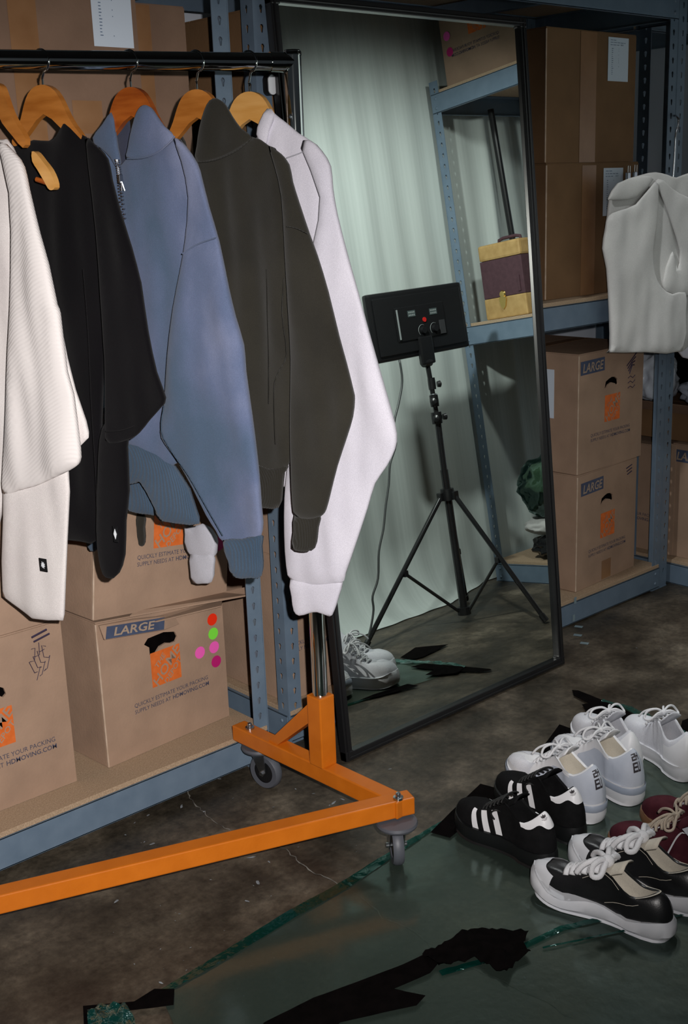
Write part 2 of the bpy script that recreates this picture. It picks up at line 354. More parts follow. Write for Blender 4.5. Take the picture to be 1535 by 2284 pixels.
def inflate(outline, P, N, H, off, T, R, fold=0.006, ff=(10, 2.5), seed=0, step=0.013, px=True, front=0.42, back=1.25, smooth=2, VV=None):
    """soft cloth volume: outline lies on the plane (P+off*N), swelling to +-T within R of the rim"""
    P = np.array(P, float); N = np.array(N, float); H = np.array(H, float); V = np.cross(N, H) if VV is None else np.array(VV, float)
    if V[2] < 0 and VV is None: V = -V
    O = P + N*off
    if px: pts = [atp(q, O, N) for q in outline]; uv = [(float(np.dot(q-O, H)), float(np.dot(q-O, V))) for q in pts]
    else: uv = list(outline)
    if smooth: uv = catmull(uv, smooth)
    uv = resample(uv, step)
    nb = len(uv); B = np.array(uv); lo = B.min(0); hi = B.max(0); rng = random.Random(seed+11)
    A = B; C2 = np.roll(B, -1, 0)
    def dist(Q):
        AB = C2-A; QA = Q[:, None, :]-A[None]; t = np.clip((QA*AB).sum(2)/np.maximum((AB**2).sum(1), 1e-12), 0, 1)
        return np.sqrt(((QA-t[..., None]*AB)**2).sum(2)).min(1)
    G = []
    y = lo[1]+step/2; row = 0
    while y < hi[1]:
        x = lo[0]+(step/2 if row % 2 else 0)
        while x < hi[0]:
            G.append((x+rng.uniform(-.2, .2)*step, y+rng.uniform(-.2, .2)*step)); x += step
        y += step*0.87; row += 1
    G = [g for g in G if inside(g, uv)]
    tg = np.roll(B, -1, 0)-np.roll(B, 1, 0); tg /= np.maximum(np.linalg.norm(tg, axis=1, keepdims=True), 1e-9); nr = np.stack([-tg[:, 1], tg[:, 0]], 1)
    area = float((B[:, 0]*np.roll(B[:, 1], -1)-np.roll(B[:, 0], -1)*B[:, 1]).sum())
    if area < 0: nr = -nr
    RG = []
    for dd in (.0025, .007):
        Qr = B+nr*dd; dq = dist(Qr)
        RG += [tuple(q) for q, d in zip(Qr, dq) if d > dd*.93 and inside(q, uv)]
    if G:
        dg = dist(np.array(G)); G = [g for g, d in zip(G, dg) if d > .007+step*0.45]
    G = RG+G
    co = [Vector(p) for p in uv]+[Vector(p) for p in G]
    v, e, f, *_ = delaunay_2d_cdt(co, [(i, (i+1) % nb) for i in range(nb)], [], 0, 1e-7)
    v = [(p.x, p.y) for p in v]; D = dist(np.array(v))
    bm = bmesh.new(); Fv = []; Bv = []
    for (x, y2), d in zip(v, D):
        q = min(d/R, 1.0); pr = math.sqrt(max(0, 1-(1-q)**2))
        fo = noise.noise(Vector((x*ff[0]+seed*7.3, y2*ff[1], seed*3.1)))*fold*2 + noise.noise(Vector((x*ff[0]*2.7, y2*ff[1]*2.4+seed, 5.0)))*fold*0.9
        base = O + H*x + V*y2
        if d < 1e-5:
            b = bm.verts.new(base + N*fo*0.25); Fv.append(b); Bv.append(b)
        else:
            Fv.append(bm.verts.new(base + N*(T*front*pr + fo*pr))); Bv.append(bm.verts.new(base - N*(T*pr*back - fo*0.3*pr)))
    for t in f:
        c = (sum(v[i][0] for i in t)/3, sum(v[i][1] for i in t)/3)
        if not inside(c, uv): continue
        try:
            bm.faces.new([Fv[i] for i in t])
            if any(Fv[i] is not Bv[i] for i in t): bm.faces.new([Bv[i] for i in t][::-1])
        except ValueError: pass
    for q in list(bm.verts):
        if not q.link_faces: bm.verts.remove(q)
    return bm
# ------------------------------------------------------------------ the setting
def panel(name, a, b, m): return obj(name, newbx(a, b), m, kind='structure')
floor = panel('floor', (-3, -3, -0.05), (4.9, 3.6, 0), M['floor'])
panel('wall_back', (-3, 3.25, 0), (4.9, 3.35, 2.9), M['wall'])
panel('wall_right', (4.52, -3, 0), (4.62, 3.25, 2.9), M['wall'])
panel('ceiling', (-3, -3, 2.9), (4.9, 3.6, 3.0), M['ceiling'])
# cracks and paint specks in the concrete
M['crack'] = mottled('crack_filler', [(0.35, (0.04, 0.037, 0.032)), (0.6, (0.20, 0.19, 0.17))], 40, 0.8)
def crack(pts, wd, seed):
    rng = random.Random(seed); P = [at(p, 2, 0) for p in pts]; Q = []
    for a, b in zip(P, P[1:]):
        n = max(2, int(np.linalg.norm(b-a)/0.012)); d = (b-a)/np.linalg.norm(b-a); s = np.array([-d[1], d[0], 0])
        for i in range(n): Q.append((a+(b-a)*i/n + s*rng.uniform(-.004, .004), s, wd*rng.uniform(.35, 1.3)))
    bm = bmesh.new(); prev = None
    for q, s, ww in Q:
        l = bm.verts.new((q[0]-s[0]*ww, q[1]-s[1]*ww, 0.0008)); r = bm.verts.new((q[0]+s[0]*ww, q[1]+s[1]*ww, 0.0008))
        if prev: bm.faces.new((prev[0], prev[1], r, l))
        prev = (l, r)
    obj('crack', bm, M['crack'], floor)
crack([(415, 1762), (430, 1790), (470, 1825), (500, 1848), (545, 1865), (640, 1895), (668, 1925), (695, 1945), (740, 1965), (780, 1985)], 0.0016, 1)
crack([(775, 1980), (825, 2018), (855, 2048), (910, 2068), (960, 2110), (1010, 2140), (1075, 2170), (1140, 2200), (1215, 2235), (1290, 2280)], 0.0018, 2)
crack([(860, 2046), (905, 2052)], 0.001, 3)
M['fleck'] = mottled('old_paint_flecks', [(0.3, (0.13, 0.14, 0.15)), (0.7, (0.28, 0.31, 0.34))], 60, 0.7)
bm = bmesh.new(); rng = random.Random(5)
fl_px = [(405, 1798, 9), (330, 1818, 6), (340, 1882, 8), (322, 1878, 4), (105, 1896, 6), (560, 1912, 9), (575, 1968, 9), (600, 1922, 5), (552, 2010, 6), (280, 1862, 4), (360, 2192, 5), (745, 1790, 9), (765, 1783, 7), (735, 1796, 5), (490, 1737, 6), (470, 1962, 3), (260, 2010, 8), (590, 1860, 4), (300, 1835, 4), (985, 1548, 4), (870, 1715, 5), (1170, 2180, 5), (400, 2038, 3), (425, 2113, 3), (300, 2150, 3), (1350, 1330, 4), (1490, 1324, 3), (1420, 1445, 3), (1475, 1447, 3), (820, 2245, 4), (700, 1770, 4), (660, 1760, 4), (520, 1780, 3), (455, 1810, 5), (610, 1800, 5)]
for i in range(90): fl_px.append((rng.uniform(250, 1250), rng.uniform(1720, 2250), rng.uniform(.8, 2.2)))
for (x, y, s) in fl_px:
    c = at((x, y), 2, 0.0009); a0 = rng.uniform(0, 6.28); r0 = s/2640*2.6*0.8
    vv = []
    for k in range(6):
        a = k*math.pi/3; rr = r0*rng.uniform(.5, 1.2); px_, py_ = rr*1.5*math.cos(a), rr*.6*math.sin(a)
        vv.append(bm.verts.new((c[0]+px_*math.cos(a0)-py_*math.sin(a0), c[1]+px_*math.sin(a0)+py_*math.cos(a0), 0.0009)))
    bm.faces.new(vv)
obj('paint_flecks', bm, M['fleck'], floor, kind='stuff')

# ------------------------------------------------------------------ steel shelving
HOLES = {}
def keyhole(x, z, s=1.0):
    o = []
    for k in range(7):
        a = math.radians(-40 + k*260/6); o.append((x+0.0058*s*math.cos(a), z+0.0058*s*math.sin(a)))
    return o + [(x-0.0028*s, z-0.013*s), (x, z-0.0148*s), (x+0.0028*s, z-0.013*s)]
def post(parent, x, y, sx, sy, h=2.15, w=0.047, th=0.0025, detail=True, extra=None):
    bm = bmesh.new(); hs = []
    if detail:
        z = 0.07
        while z < h-0.02: hs.append(keyhole(w*0.55, z)); z += 0.0445
    for d, other, s2 in (((sx, 0, 0), (0, sy, 0), sy), ((0, sy, 0), (sx, 0, 0), sx)):
        T = basis((x, y, 0), d, (0, 0, 1))
        zc = Vector((T[0][2], T[1][2], T[2][2]))
        if zc.dot(Vector(other)) < 0: T = Matrix.Translation(Vector(other)*th) @ T
        plate(bm, [(0, 0), (w, 0), (w, h), (0, h)], T, th, hs)
    bx(bm, (x-0.0004 if sx > 0 else x-.0022, y-0.0004 if sy > 0 else y-.0022, 0), (x+.0022 if sx > 0 else x+0.0004, y+.0022 if sy > 0 else y+0.0004, h))
    bx(bm, (x-0.002 if sx > 0 else x-w, y-0.002 if sy > 0 else y-w, 0), (x+w if sx > 0 else x+0.002, y+w if sy > 0 else y+0.002, 0.004))
    return obj('post', bm, M['blue'], parent)
def rivet(bm, p, axis): lathe(bm, [(0, .0035), (.004, .0028), (.0065, 0)], axisT(p, axis), 10)
def beam(parent, a, b, zt, hgt=0.078, inward=(0, 1, 0)):
    """steel angle beam from a to b (xy), its face outward, a lip on the inner side"""
    a = Vector((*a, 0)); b = Vector((*b, 0)); d = (b-a).normalized(); i = Vector(inward); bm = bmesh.new()
    T = Matrix.Identity(4)
    for k in range(3): T[k][0] = d[k]; T[k][1] = i[k]; T[k][2] = (0, 0, 1)[k]; T[k][3] = a[k]
    L = (b-a).length
    bx(bm, (0, 0, zt-hgt), (L, 0.003, zt), T, 0.0008); bx(bm, (0, 0, zt-0.003), (L, 0.032, zt), T); bx(bm, (0, 0, zt-hgt), (L, 0.012, zt-hgt+0.003), T)
    for q in (0.025, L-0.025):
        for zz in (zt-0.02, zt-hgt+0.02): rivet(bm, T @ Vector((q, -0.0005, zz)), -i)
    return obj('beam', bm, M['blue'], parent)
def unit(label, x0, x1, y0, y1, levels, front, posts, boards=1):
    t = thing('steel_shelving_unit', ((x0+x1)/2, (y0+y1)/2, 0), label, 'shelving')
    for (px_, py_, sx, sy, det) in posts: post(t, px_, py_, sx, sy, detail=det)
    for zt in levels:
        o = 0.0035
        beam(t, (x0+.004, y0-o) if front == 'y' else (x0+.004, y0-o), (x1-.004, y0-o), zt, inward=(0, 1, 0))
        beam(t, (x0+.004, y1+o), (x1-.004, y1+o), zt, inward=(0, -1, 0))
        beam(t, (x0-o, y0+.004), (x0-o, y1-.004), zt, inward=(1, 0, 0))
        beam(t, (x1+o, y0+.004), (x1+o, y1-.004), zt, inward=(-1, 0, 0))
        n = boards
        for k in range(n):
            xa = x0+.0055+(x1-x0-.011)*k/n; xb = x0+.0055+(x1-x0-.011)*(k+1)/n
            obj('shelf_board', newbx((xa+(.001 if k else 0), y0-.002, zt+.0005), (xb, y1-.0055, zt+.0135), bev=.0012), M['board'], t)
    return t
LV = (0.108, 1.122, 2.098)
A = unit('blue-grey steel shelving behind the hanging clothes, boards of particle board', 0.10, 1.78, 2.345, 2.98, LV, 'y',
         [(1.78, 2.345, -1, 1, True), (0.10, 2.345, 1, 1, False), (1.78, 2.98, -1, -1, True), (0.10, 2.98, 1, -1, False)])
LC = (0.085, 1.122, 2.098)
Cu = unit('blue-grey steel shelving behind the leaning mirror', 1.90, 3.722, 2.405, 3.02, LC, 'y',
          [(1.90, 2.405, 1, 1, True), (3.722, 2.405, -1, 1, True), (3.7245, 2.405, 1, 1, True), (1.90, 3.02, 1, -1, True), (3.722, 3.02, -1, -1, True)], boards=2)
obj('tie_beam', newbx((3.13, 2.41, 2.045), (3.16, 3.015, 2.094)), M['blue'], Cu)
LD = (0.078, 1.122, 2.098)
Du = unit('blue-grey steel shelving along the right wall with carry case and bags', 3.81, 4.43, 1.13, 2.618, LD, 'x',
          [(3.81, 2.618, 1, -1, True), (3.81, 1.13, 1, 1, True), (4.43, 2.618, -1, -1, True), (4.43, 1.13, -1, 1, True)])
unit('blue-grey steel shelving in the far corner behind the corner post', 3.81, 4.43, 2.640, 3.20, LD, 'x', [(3.81, 3.20, 1, -1, False), (4.43, 3.20, -1, -1, False), (4.43, 2.64, -1, 1, False)])

# ------------------------------------------------------------------ cardboard boxes
def TR(x, y, z, a=0.0, tilt=0.0): return Matrix.Translation((x, y, z)) @ Matrix.Rotation(math.radians(a), 4, 'Z') @ Matrix.Rotation(math.radians(tilt), 4, 'Y')
FRONT = basis((0, -0.0009, 0), (1, 0, 0), (0, 0, 1))
HOLE = [(.160, .288), (.166, .310), (.185, .318), (.202, .322), (.222, .320), (.240, .309), (.244, .293), (.236, .287), (.222, .297), (.200, .303), (.182, .298), (.170, .286)]
def carton(label, T, w, d, h, m, hole=None, group='moving boxes on the shelves', slope=1.0, tape=True, inner=None):
    o = T.to_translation()
    t = thing('cardboard_box', o, label, 'box', group)
    def sl(bm):
        if slope != 1.0:
            for v in bm.verts: v.co.z *= 1+(slope-1)*max(0, min(1, v.co.x/w))
        for v in bm.verts:   # slight bowing of the card
            v.co.y += 0.0035*math.sin(math.pi*min(1, max(0, v.co.x/w)))*(1 if v.co.y > d/2 else -1)*0.4
        bmesh.ops.transform(bm, matrix=T, verts=bm.verts); return bm
    th = 0.006; bm = bmesh.new()
    plate(bm, [(0, 0), (w, 0), (w, h), (0, h)], basis((0, th, 0), (1, 0, 0), (0, 0, 1)), th, [hole] if hole else [])
    bx(bm, (0, d-th, 0), (w, d, h)); bx(bm, (0, th, 0), (th, d-th, h), bev=.0015); bx(bm, (w-th, th, 0), (w, d-th, h), bev=.0015); bx(bm, (th, th, 0), (w-th, d-th, th))
    obj('body', sl(bm), m, t)
    obj('corner_crease', sl(newbx((-.0014, -.0014, .002), (.0028, .0028, h-.002), bev=.0012)), M['card_edge'], t)
    if hole: obj('dark_hole_fill', sl(newbx((.03, .020, .02), (w-.03, d*.5, h*.86), bev=.01)), M['black_matte'], t)  # black stand-in contents added in every holed box to keep the opening dark
    for k in range(2):
        y0, y1 = (0.001, d/2-.0015) if k == 0 else (d/2+.0015, d-.001)
        obj('flap', sl(newbx((.001, y0, h), (w-.001, y1, h+.004), bev=.0012)), m, t)
    if tape:
        obj('packing_tape', sl(newbx((.02, d/2-.024, h+.0041), (w-.02, d/2+.024, h+.0046))), M['tape'], t)
    t['_d'] = 0; del t['_d']
    return t, sl
def onface(T, x, z, off=0.0012): return T @ basis((x, -off, z), (1, 0, 0), (0, 0, 1))
def emblem(t, T, cx, cz, s, m):
    """orange square with three diagonal rows of capital letters"""
    h = s/2
    e = obj('printed_emblem', newplate([(cx-h, cz-h), (cx+h, cz-h), (cx+h, cz+h), (cx-h, cz+h)], onface(T, 0, 0, .0014), 0.0002), M['orange_ink'], t)
    for s_, size, dx, dy, xs in (('THE', .21, -.20, .20, 1.15), ('HOME', .40, .0, -.01, 1.08), ('DEPOT', .225, .205, -.215, 1.12)):
        Q = onface(T, cx+dx*s, cz+dy*s, .0024) @ Matrix.Rotation(math.radians(45), 4, 'Z') @ Matrix.Translation((0, -size*s*0.34, 0))
        text('printed_letters', s_, size*s, Q, m, e, align='CENTER', bold=0.012, xs=xs, shear=0.15)
def slogan(t, T, x, z, m=None, s=1.0):
    text('printed_line', 'QUICKLY ESTIMATE YOUR PACKING', .0170*s, onface(T, x, z, .0014), m or M['print'], t, xs=.93)
    text('printed_line', 'SUPPLY NEEDS AT', .0165*s, onface(T, x, z-.0185*s, .0014), m or M['print'], t, xs=.93)
    text('printed_line', 'HDMOVING.COM', .0170*s, onface(T, x+.130*s, z-.0185*s, .0014), m or M['print'], t, xs=.98, bold=.012)
def size_label(t, T, x, z, tilt=0):
    Q = onface(T, x, z, .0014) @ Matrix.Rotation(math.radians(tilt), 4, 'Z')
    e = obj('printed_size_panel', newplate([(0, 0), (.142, 0), (.142, .047), (0, .047)], Q, .0002), M['navy'], t)
    text('printed_letters', 'LARGE', .043, Q @ Matrix.Translation((.010, .008, .0008)), M['tan_ink'], e, shear=.2, bold=.02, xs=.93)
def dots(t, T, L):
    for (x, z, c, r) in L:
        m = bpy.data.materials.get('dot_'+c) or mat('dot_'+c, {'red': (.85, .03, .004), 'green': (.22, .80, .06), 'pink': (.90, .12, .50), 'magenta': (.50, .012, .16)}[c], .5)
        obj('sticker', newlathe([(0, .0006), (r, .0006), (r, 0)], T @ basis((x, -.0012, z), (1, 0, 0), (0, 0, 1)), 24), m, t, label={'red': 'bright red round sticker', 'green': 'bright green round sticker', 'pink': 'pink round sticker', 'magenta': 'dark magenta round sticker'}[c])
def ship_label(t, T, x0, z0, w_, h_, lines=True, seed=1):
    e = obj('shipping_label', newplate([(x0, z0), (x0+w_, z0), (x0+w_, z0+h_), (x0, z0+h_)], onface(T, 0, 0, .0014), .0003), M['paper'], t)
    if lines:
        bm = bmesh.new(); rng = random.Random(seed)
        def word(x, z, ww, hh): plate(bm, [(x, z), (x+ww, z), (x+ww, z+hh), (x, z+hh)], onface(T, 0, 0, .0024), .0001)
        z = z0+h_*0.93
        for k, n in enumerate((2, 5, 3)):
            x = x0+w_*.10
            for j in range(n):
                ww = rng.uniform(.06, .15)*w_; word(x, z, ww, h_*.013); x += ww+.03*w_
            z -= h_*.055
        z -= h_*.03
        while z > z0+h_*.12:
            word(x0+w_*.17, z, w_*rng.uniform(.03, .08), h_*.014)
            if rng.random() < .35: word(x0+w_*.5, z, w_*.02, h_*.014)
            z -= h_*.045
        text('handwriting', 'LARGE' if seed == 3 else 'BOX', h_*.05, onface(T, x0+w_*.6, z0+h_*.815, .0024), M['paper_ink'], e, shear=.3)
        obj('printed_lines', bm, M['paper_ink'], e, kind='stuff')
def stroke(t, T, pts, r=.0014, m=None, name='marker_line'):
    obj(name, newtube([T @ Vector((x, -.0016, z)) for x, z in pts], r, 4), m or M['marker'], t)
def vtape(t, T, x, z0, z1, w_=.05, name='packing_tape'):
    obj(name, newplate([(x-w_/2, z0), (x+w_/2, z0), (x+w_/2, z1), (x-w_/2, z1)], onface(T, 0, 0, .0010), .0004), M['tape'], t)

# lower shelf, behind the clothes
ZB = 0.1225
T = TR(1.341, 2.438, ZB, 4.1)
t2, sl = carton('moving box with coloured round stickers and a crushed top on the lower shelf', T, .400, .50, .385, M['card'],
                hole=[(.137, .303), (.150, .318), (.20, .326), (.236, .320), (.243, .303), (.236, .291), (.222, .289), (.205, .293), (.185, .287), (.168, .268), (.158, .262), (.152, .272), (.152, .292)], slope=.87, tape=False)
emblem(t2, T, .2, .213, .094, M['card']); slogan(t2, T, .092, .131, s=.93)
dots(t2, T, [(.362, .292, 'red', .0165), (.362, .252, 'green', .0165), (.362, .213, 'pink', .0165), (.313, .213, 'pink', .0165), (.366, .171, 'magenta', .0165)])
# crushed front flap with the size panel, and a flap bent outwards
def wpoly(name, pts, th, m, t, n=None, smooth=False):
    V = [Vector(p) for p in pts]; n = n or (V[1]-V[0]).cross(V[2]-V[0]).normalized(); bm = bmesh.new()
    a = [bm.verts.new(v) for v in V]; b = [bm.verts.new(v+n*th) for v in V]
    bm.faces.new(a[::-1]); bm.faces.new(b)
    for i in range(len(V)): bm.faces.new((a[i], a[(i+1) % len(V)], b[(i+1) % len(V)], b[i]))
    return obj(name, bm, m, t)
fa = wpoly('flap', [T @ Vector(q) for q in [(.002, -.028, .352), (.18, -.032, .326), (.236, -.020, .322), (.230, -.006, .345), (.10, -.010, .372), (.004, -.008, .383)]], .004, M['card'], t2, Vector((0, -1, 0)), None)
Q = T @ basis((.008, -.0125, .353), (.226, -.006, -.016), (0, -.1, .033))
pp = wpoly('printed_size_panel', [T @ Vector(q) for q in [(.004, -.0335, .3530), (.176, -.0375, .3280), (.196, -.0170, .3500), (.022, -.0160, .3760)]], .0004, M['navy'], t2, Vector((0, -1, 0)))
text('printed_letters', 'LARGE', .030, T @ basis((.026, -.0345, .3555), (.150, -.002, -.0215), (0, .018, .0225)), M['tan_ink'], pp, shear=.45, bold=.02, xs=1.35)
z = .122+.385*.93
wpoly('flap', [T @ Vector(q) for q in [(.10, -.004, .375), (.43, -.075, .355), (.455, -.055, .368), (.405, .002, .352), (.12, .004, .380)]], .004, M['card'], t2, Vector((0, 0, 1)))
wpoly('flap', [T @ Vector(q) for q in [(.14, -.02, .348), (.36, -.045, .338), (.40, -.003, .336), (.16, -.002, .352)]], .0035, M['card'], t2, Vector((0, 0, 1)))
0 and wpoly('packing_tape', [T @ Vector(q) for q in [(.245, -.0030, .268), (.280, -.0030, .268), (.282, -.0060, .33), (.245, -.0060, .33)]], .0004, M['bagfilm'], t2, Vector((0, -1, 0)))

T = TR(1.335, 2.436, ZB+.385+.011, 4.1, 6.8)
t3, _ = carton('moving box tilting on top of the crushed box with stickers', T, .425, .48, .40, M['card'], hole=HOLE)
emblem(t3, T, .225, .205, .094, M['card']); slogan(t3, T, .128, .135, s=.93); dots(t3, T, [(.392, .145, 'magenta', .019)]); size_label(t3, T, .015, .345)

T = TR(0.849, 2.436, ZB, 0)
t1, _ = carton('moving box with two marker dashes and scribble, at the left picture edge', T, .400, .50, .42, M['card'], hole=[(x, z-.01) for x, z in HOLE])
emblem(t1, T, .207, .205, .094, M['card']); slogan(t1, T, .094, .125); size_label(t1, T, .015, .345)
stroke(t1, T, [(.322, .400), (.362, .409)], .0028); stroke(t1, T, [(.326, .388), (.368, .397)], .0026)
rng = random.Random(3)
for k in range(4):
    pts = [(.318+.012*k+.010*math.sin(j*1.3+k), .372-.010*j+.012*math.sin(j*2.1+k*2)) for j in range(8)]
    stroke(t1, T, pts, .0009, name='scribble')
T = TR(0.845, 2.44, ZB+.4245, 0)
t4, _ = carton('plain moving box right behind the cream jumper hem', T, .41, .49, .40, M['card'])

# middle shelf, behind the clothes
ZM = 1.1365
T = TR(0.93, 2.44, ZM, 0); carton('big tan box hidden low behind the clothes rail garments', T, .662, .50, .405, M['card_dimmed'], group=None)
T = TR(0.93, 2.44, ZM+.410, 0)
tu, _ = carton('big tan box behind the rail with a white shipping label at its corner', T, .662, .50, .43, M['card_dimmed'], group=None)
ship_label(tu, T, .546, .285, .103, .15, seed=3)
vtape(tu, T, .378, -.0, .425, .066); vtape(tu, T, .515, .10, .17, .075)
T = TR(1.602, 2.50, ZM, 0)
tn, _ = carton('narrow brown box with crinkled tape beside the perforated posts', T, .165, .45, .80, M['card_dimmed'], group=None)
vtape(tn, T, .035, 0, .80, .062)
# shelving behind the mirror
ZC = 0.0995
def pair(T, lab, h=.42, m='card'):
    return carton(lab, T, .40, .50, h, M[m])
T = TR(1.935, 2.46, ZC); q, _ = pair(T, 'moving box standing between the two perforated posts and the mirror edge', .43); slogan(q, T, .02, .16)
T = TR(1.935, 2.465, ZC+.435); pair(T, 'upper moving box showing only a brown strip between the posts', .43)
T = TR(1.940, 2.475, ZM); pair(T, 'tan box on the middle shelf seen through the gap between posts', .40, 'card_warm')
T = TR(1.940, 2.475, ZM+.405); pair(T, 'topmost tan box seen through the gap between the posts', .40, 'card_warm')
# the stack right of the mirror
T = TR(3.246, 2.435, ZC, 3.5)
r1, _ = carton('lower of the two moving boxes standing right of the mirror', T, .388, .50, .420, M['card'], hole=[(x-.012, z+.002) for x, z in HOLE])
size_label(r1, T, .022, .345, 1); emblem(r1, T, .197, .210, .092, M['card']); slogan(r1, T, .075, .127, s=.94)
for k in range(3): stroke(r1, T, [(.315+.004*k, .392-.012*k), (.352, .400-.012*k)], .0022)
vtape(r1, T, .195, .005, .075, .06)
T = TR(3.250, 2.440, ZC+.4250, 2.0)
r2, _ = carton('upper of the two moving boxes right of the mirror, scribbled corner', T, .40, .50, .415, M['card'], hole=[(x-.005, z-.004) for x, z in HOLE])
size_label(r2, T, .010, .345, 1); emblem(r2, T, .205, .210, .094, M['card']); slogan(r2, T, .075, .122, s=.94)
for k in range(4): stroke(r2, T, [(.290+.006*k, .345-.010*k), (.325, .368-.008*k), (.350-.004*k, .385-.014*k)], .0022, name='scribble')
for k in range(3): stroke(r2, T, [(.300, .300-.018*k), (.315, .306-.018*k), (.330, .298-.018*k), (.345, .306-.018*k)], .0014, name='scribble')
obj('shipping_label', newbx((-.0018, .10, .19), (-.0008, .23, .36), T), M['paper'], r2)
T = TR(3.092, 2.46, ZM)
c1, _ = carton('lower big tan carton on the middle shelf, partly behind the cotton shirt', T, .50, .48, .425, M['card_warm'])
ship_label(c1, T, .300, .255, .11, .155, seed=2); vtape(c1, T, .222, 0, .42, .075)
T = TR(3.088, 2.462, ZM+.4295)
c2, _ = carton('upper big tan carton with two white shipping labels under the top shelf', T, .475, .48, .400, M['card_warm'])
ship_label(c2, T, .318, .255, .112, .135, seed=5); vtape(c2, T, .215, 0, .40, .085)
e = obj('shipping_label', newbx((-.0018, .09, .245), (-.0008, .26, .385), T), M['paper'], c2)
T = TR(2.38, 2.47, ZC); pair(T, 'moving box just behind the mirror glass')
# shelving along the right wall
def TRD(x, y, z): return TR(x, y, z, -90)
ZD = .0925
T = TRD(3.862, 2.862, ZD)
d1, _ = carton('moving box behind the corner post with a sliver of orange print', T, .395, .50, .42, M['card']); emblem(d1, T, .20, .225, .094, M['card']); slogan(d1, T, .09, .135)
T = TRD(3.862, 2.455, ZD)
d2, _ = carton('moving box cut by the right picture edge, size panel showing', T, .40, .50, .44, M['card']); size_label(d2, T, .008, .375); emblem(d2, T, .21, .225, .094, M['card']); slogan(d2, T, .09, .135)
bm = newbx((-.004, -.004, 0), (.018, 0, .44), T, .001); obj('corner_edge', bm, M['card'], d2)
T = TRD(3.90, 2.82, ZD+.446)
d3, _ = carton('open brown carton under the white bags beside the corner post', T, .60, .40, .105, M['card_warm'], tape=False)
wpoly('flap', [T @ Vector(q) for q in [(.0, .0, .108), (.60, .0, .108), (.60, -.03, .145), (.0, -.03, .145)]], .004, M['card_in'], d3)
T = TRD(3.862, 1.585, LD[2]+.0145)
d4, _ = carton('moving box with two pink stickers on the highest shelf, seen in the mirror', T, .40, .45, .42, M['card']); emblem(d4, T, .2, .225, .094, M['card']); slogan(d4, T, .09, .135)
dots(d4, T, [(.366, .205, 'pink', .0185), (.360, .140, 'magenta', .018)])
# ------------------------------------------------------------------ the leaning mirror
c = [atp(p, MB, MN) for p in [(757, 1697), (1252, 1480), (1168, 45), (607, -6)]]
mx0 = (c[0][0]+c[3][0])/2; mx1 = (c[1][0]+c[2][0])/2; mh = 1.975
mt = thing('standing_mirror', ((mx0+mx1)/2, 2.215, 0), 'tall mirror in a thin black metal frame leaning against the shelving', 'mirror')
MT = basis((mx0, 2.215, 0.0), (1, 0, 0), (0, math.sin(_t), math.cos(_t)))       # x along, y up the slope, z towards the room
MT = Matrix.Translation((0, 0, .002)) @ MT
W_ = mx1-mx0
obj('mirror_pane', newbx((.008, .008, -.006), (W_-.008, mh-.008, -.001), MT), M['mirror'], mt)
def frame_rail(a, b, horiz):
    bm = bmesh.new(); bx(bm, a, b, MT, .002)
    if horiz: bx(bm, (a[0]+.006, a[1]+.007, b[2]-.001), (b[0]-.006, a[1]+.012, b[2]+.004), MT, .002)
    else: bx(bm, (a[0]+.007, a[1]+.006, b[2]-.001), (a[0]+.013, b[1]-.006, b[2]+.004), MT, .002)
    return obj('frame_rail', bm, M['black_metal'], mt)
fw = .024
frame_rail((0, 0, -.012), (fw, mh, .012), False); frame_rail((W_-fw, 0, -.012), (W_, mh, .012), False)
frame_rail((0, 0, -.012), (W_, fw, .0118), True); frame_rail((0, mh-fw, -.012), (W_, mh, .0118), True)
for (x, y) in ((0, 0), (W_-.028, 0), (0, mh-.028), (W_-.028, mh-.028)):
    obj('corner_cap', newbx((x, y, -.0125), (x+.028, y+.028, .0135), MT, .003), M['black_metal'], mt)

# ------------------------------------------------------------------ what the mirror shows: sheet, lamp stand, case, bags
bm = bmesh.new(); nx, nz = 220, 60; x0, x1 = 2.35, 4.50; grid = []
for j in range(nz+1):
    row = []; s = j/nz
    for i in range(nx+1):
        x = x0+(x1-x0)*i/nx; H = 2.55; sweep = .13*min(1, max(0, (3.78-x)/.35))
        if s < .12: q = s/.12; a = q*math.pi/2; y = 1.085+sweep*(1-math.sin(a)); z = .004+.26*(1-math.cos(a))
        else: y = 1.085; z = .264+(H-.264)*(s-.12)/.88
        y += .003*math.sin(x*17)*min(1, s*3) + .004*math.sin(x*41+1) + .022*math.exp(-((x-4.14)/.03)**2)*min(1, s*2) + (.006*noise.noise(Vector((x*3, z*2, 0))) if s > .05 else 0)
        row.append(bm.verts.new((x, y, z)))
    grid.append(row)
for j in range(nz):
    for i in range(nx): bm.faces.new((grid[j][i], grid[j][i+1], grid[j+1][i+1], grid[j+1][i]))
tag(obj('backdrop_sheet', bm, M['curtain'], smooth=True), 'pale green backdrop sheet hanging to the floor in the mirror reflection', 'backdrop')
tag(obj('backdrop_crossbar', newtube([(2.30, 1.085, 2.56), (4.50, 1.085, 2.56)], .018, 14), M['black_metal']), 'crossbar carrying the pale green backdrop sheet', 'rail')
obj('trim_1', newbx((3.055, 1.10, 2.19), (3.10, 3.2, 2.235), bev=.003), mat('olive_conduit', (.035, .037, .02), .5), kind='structure') if False else None

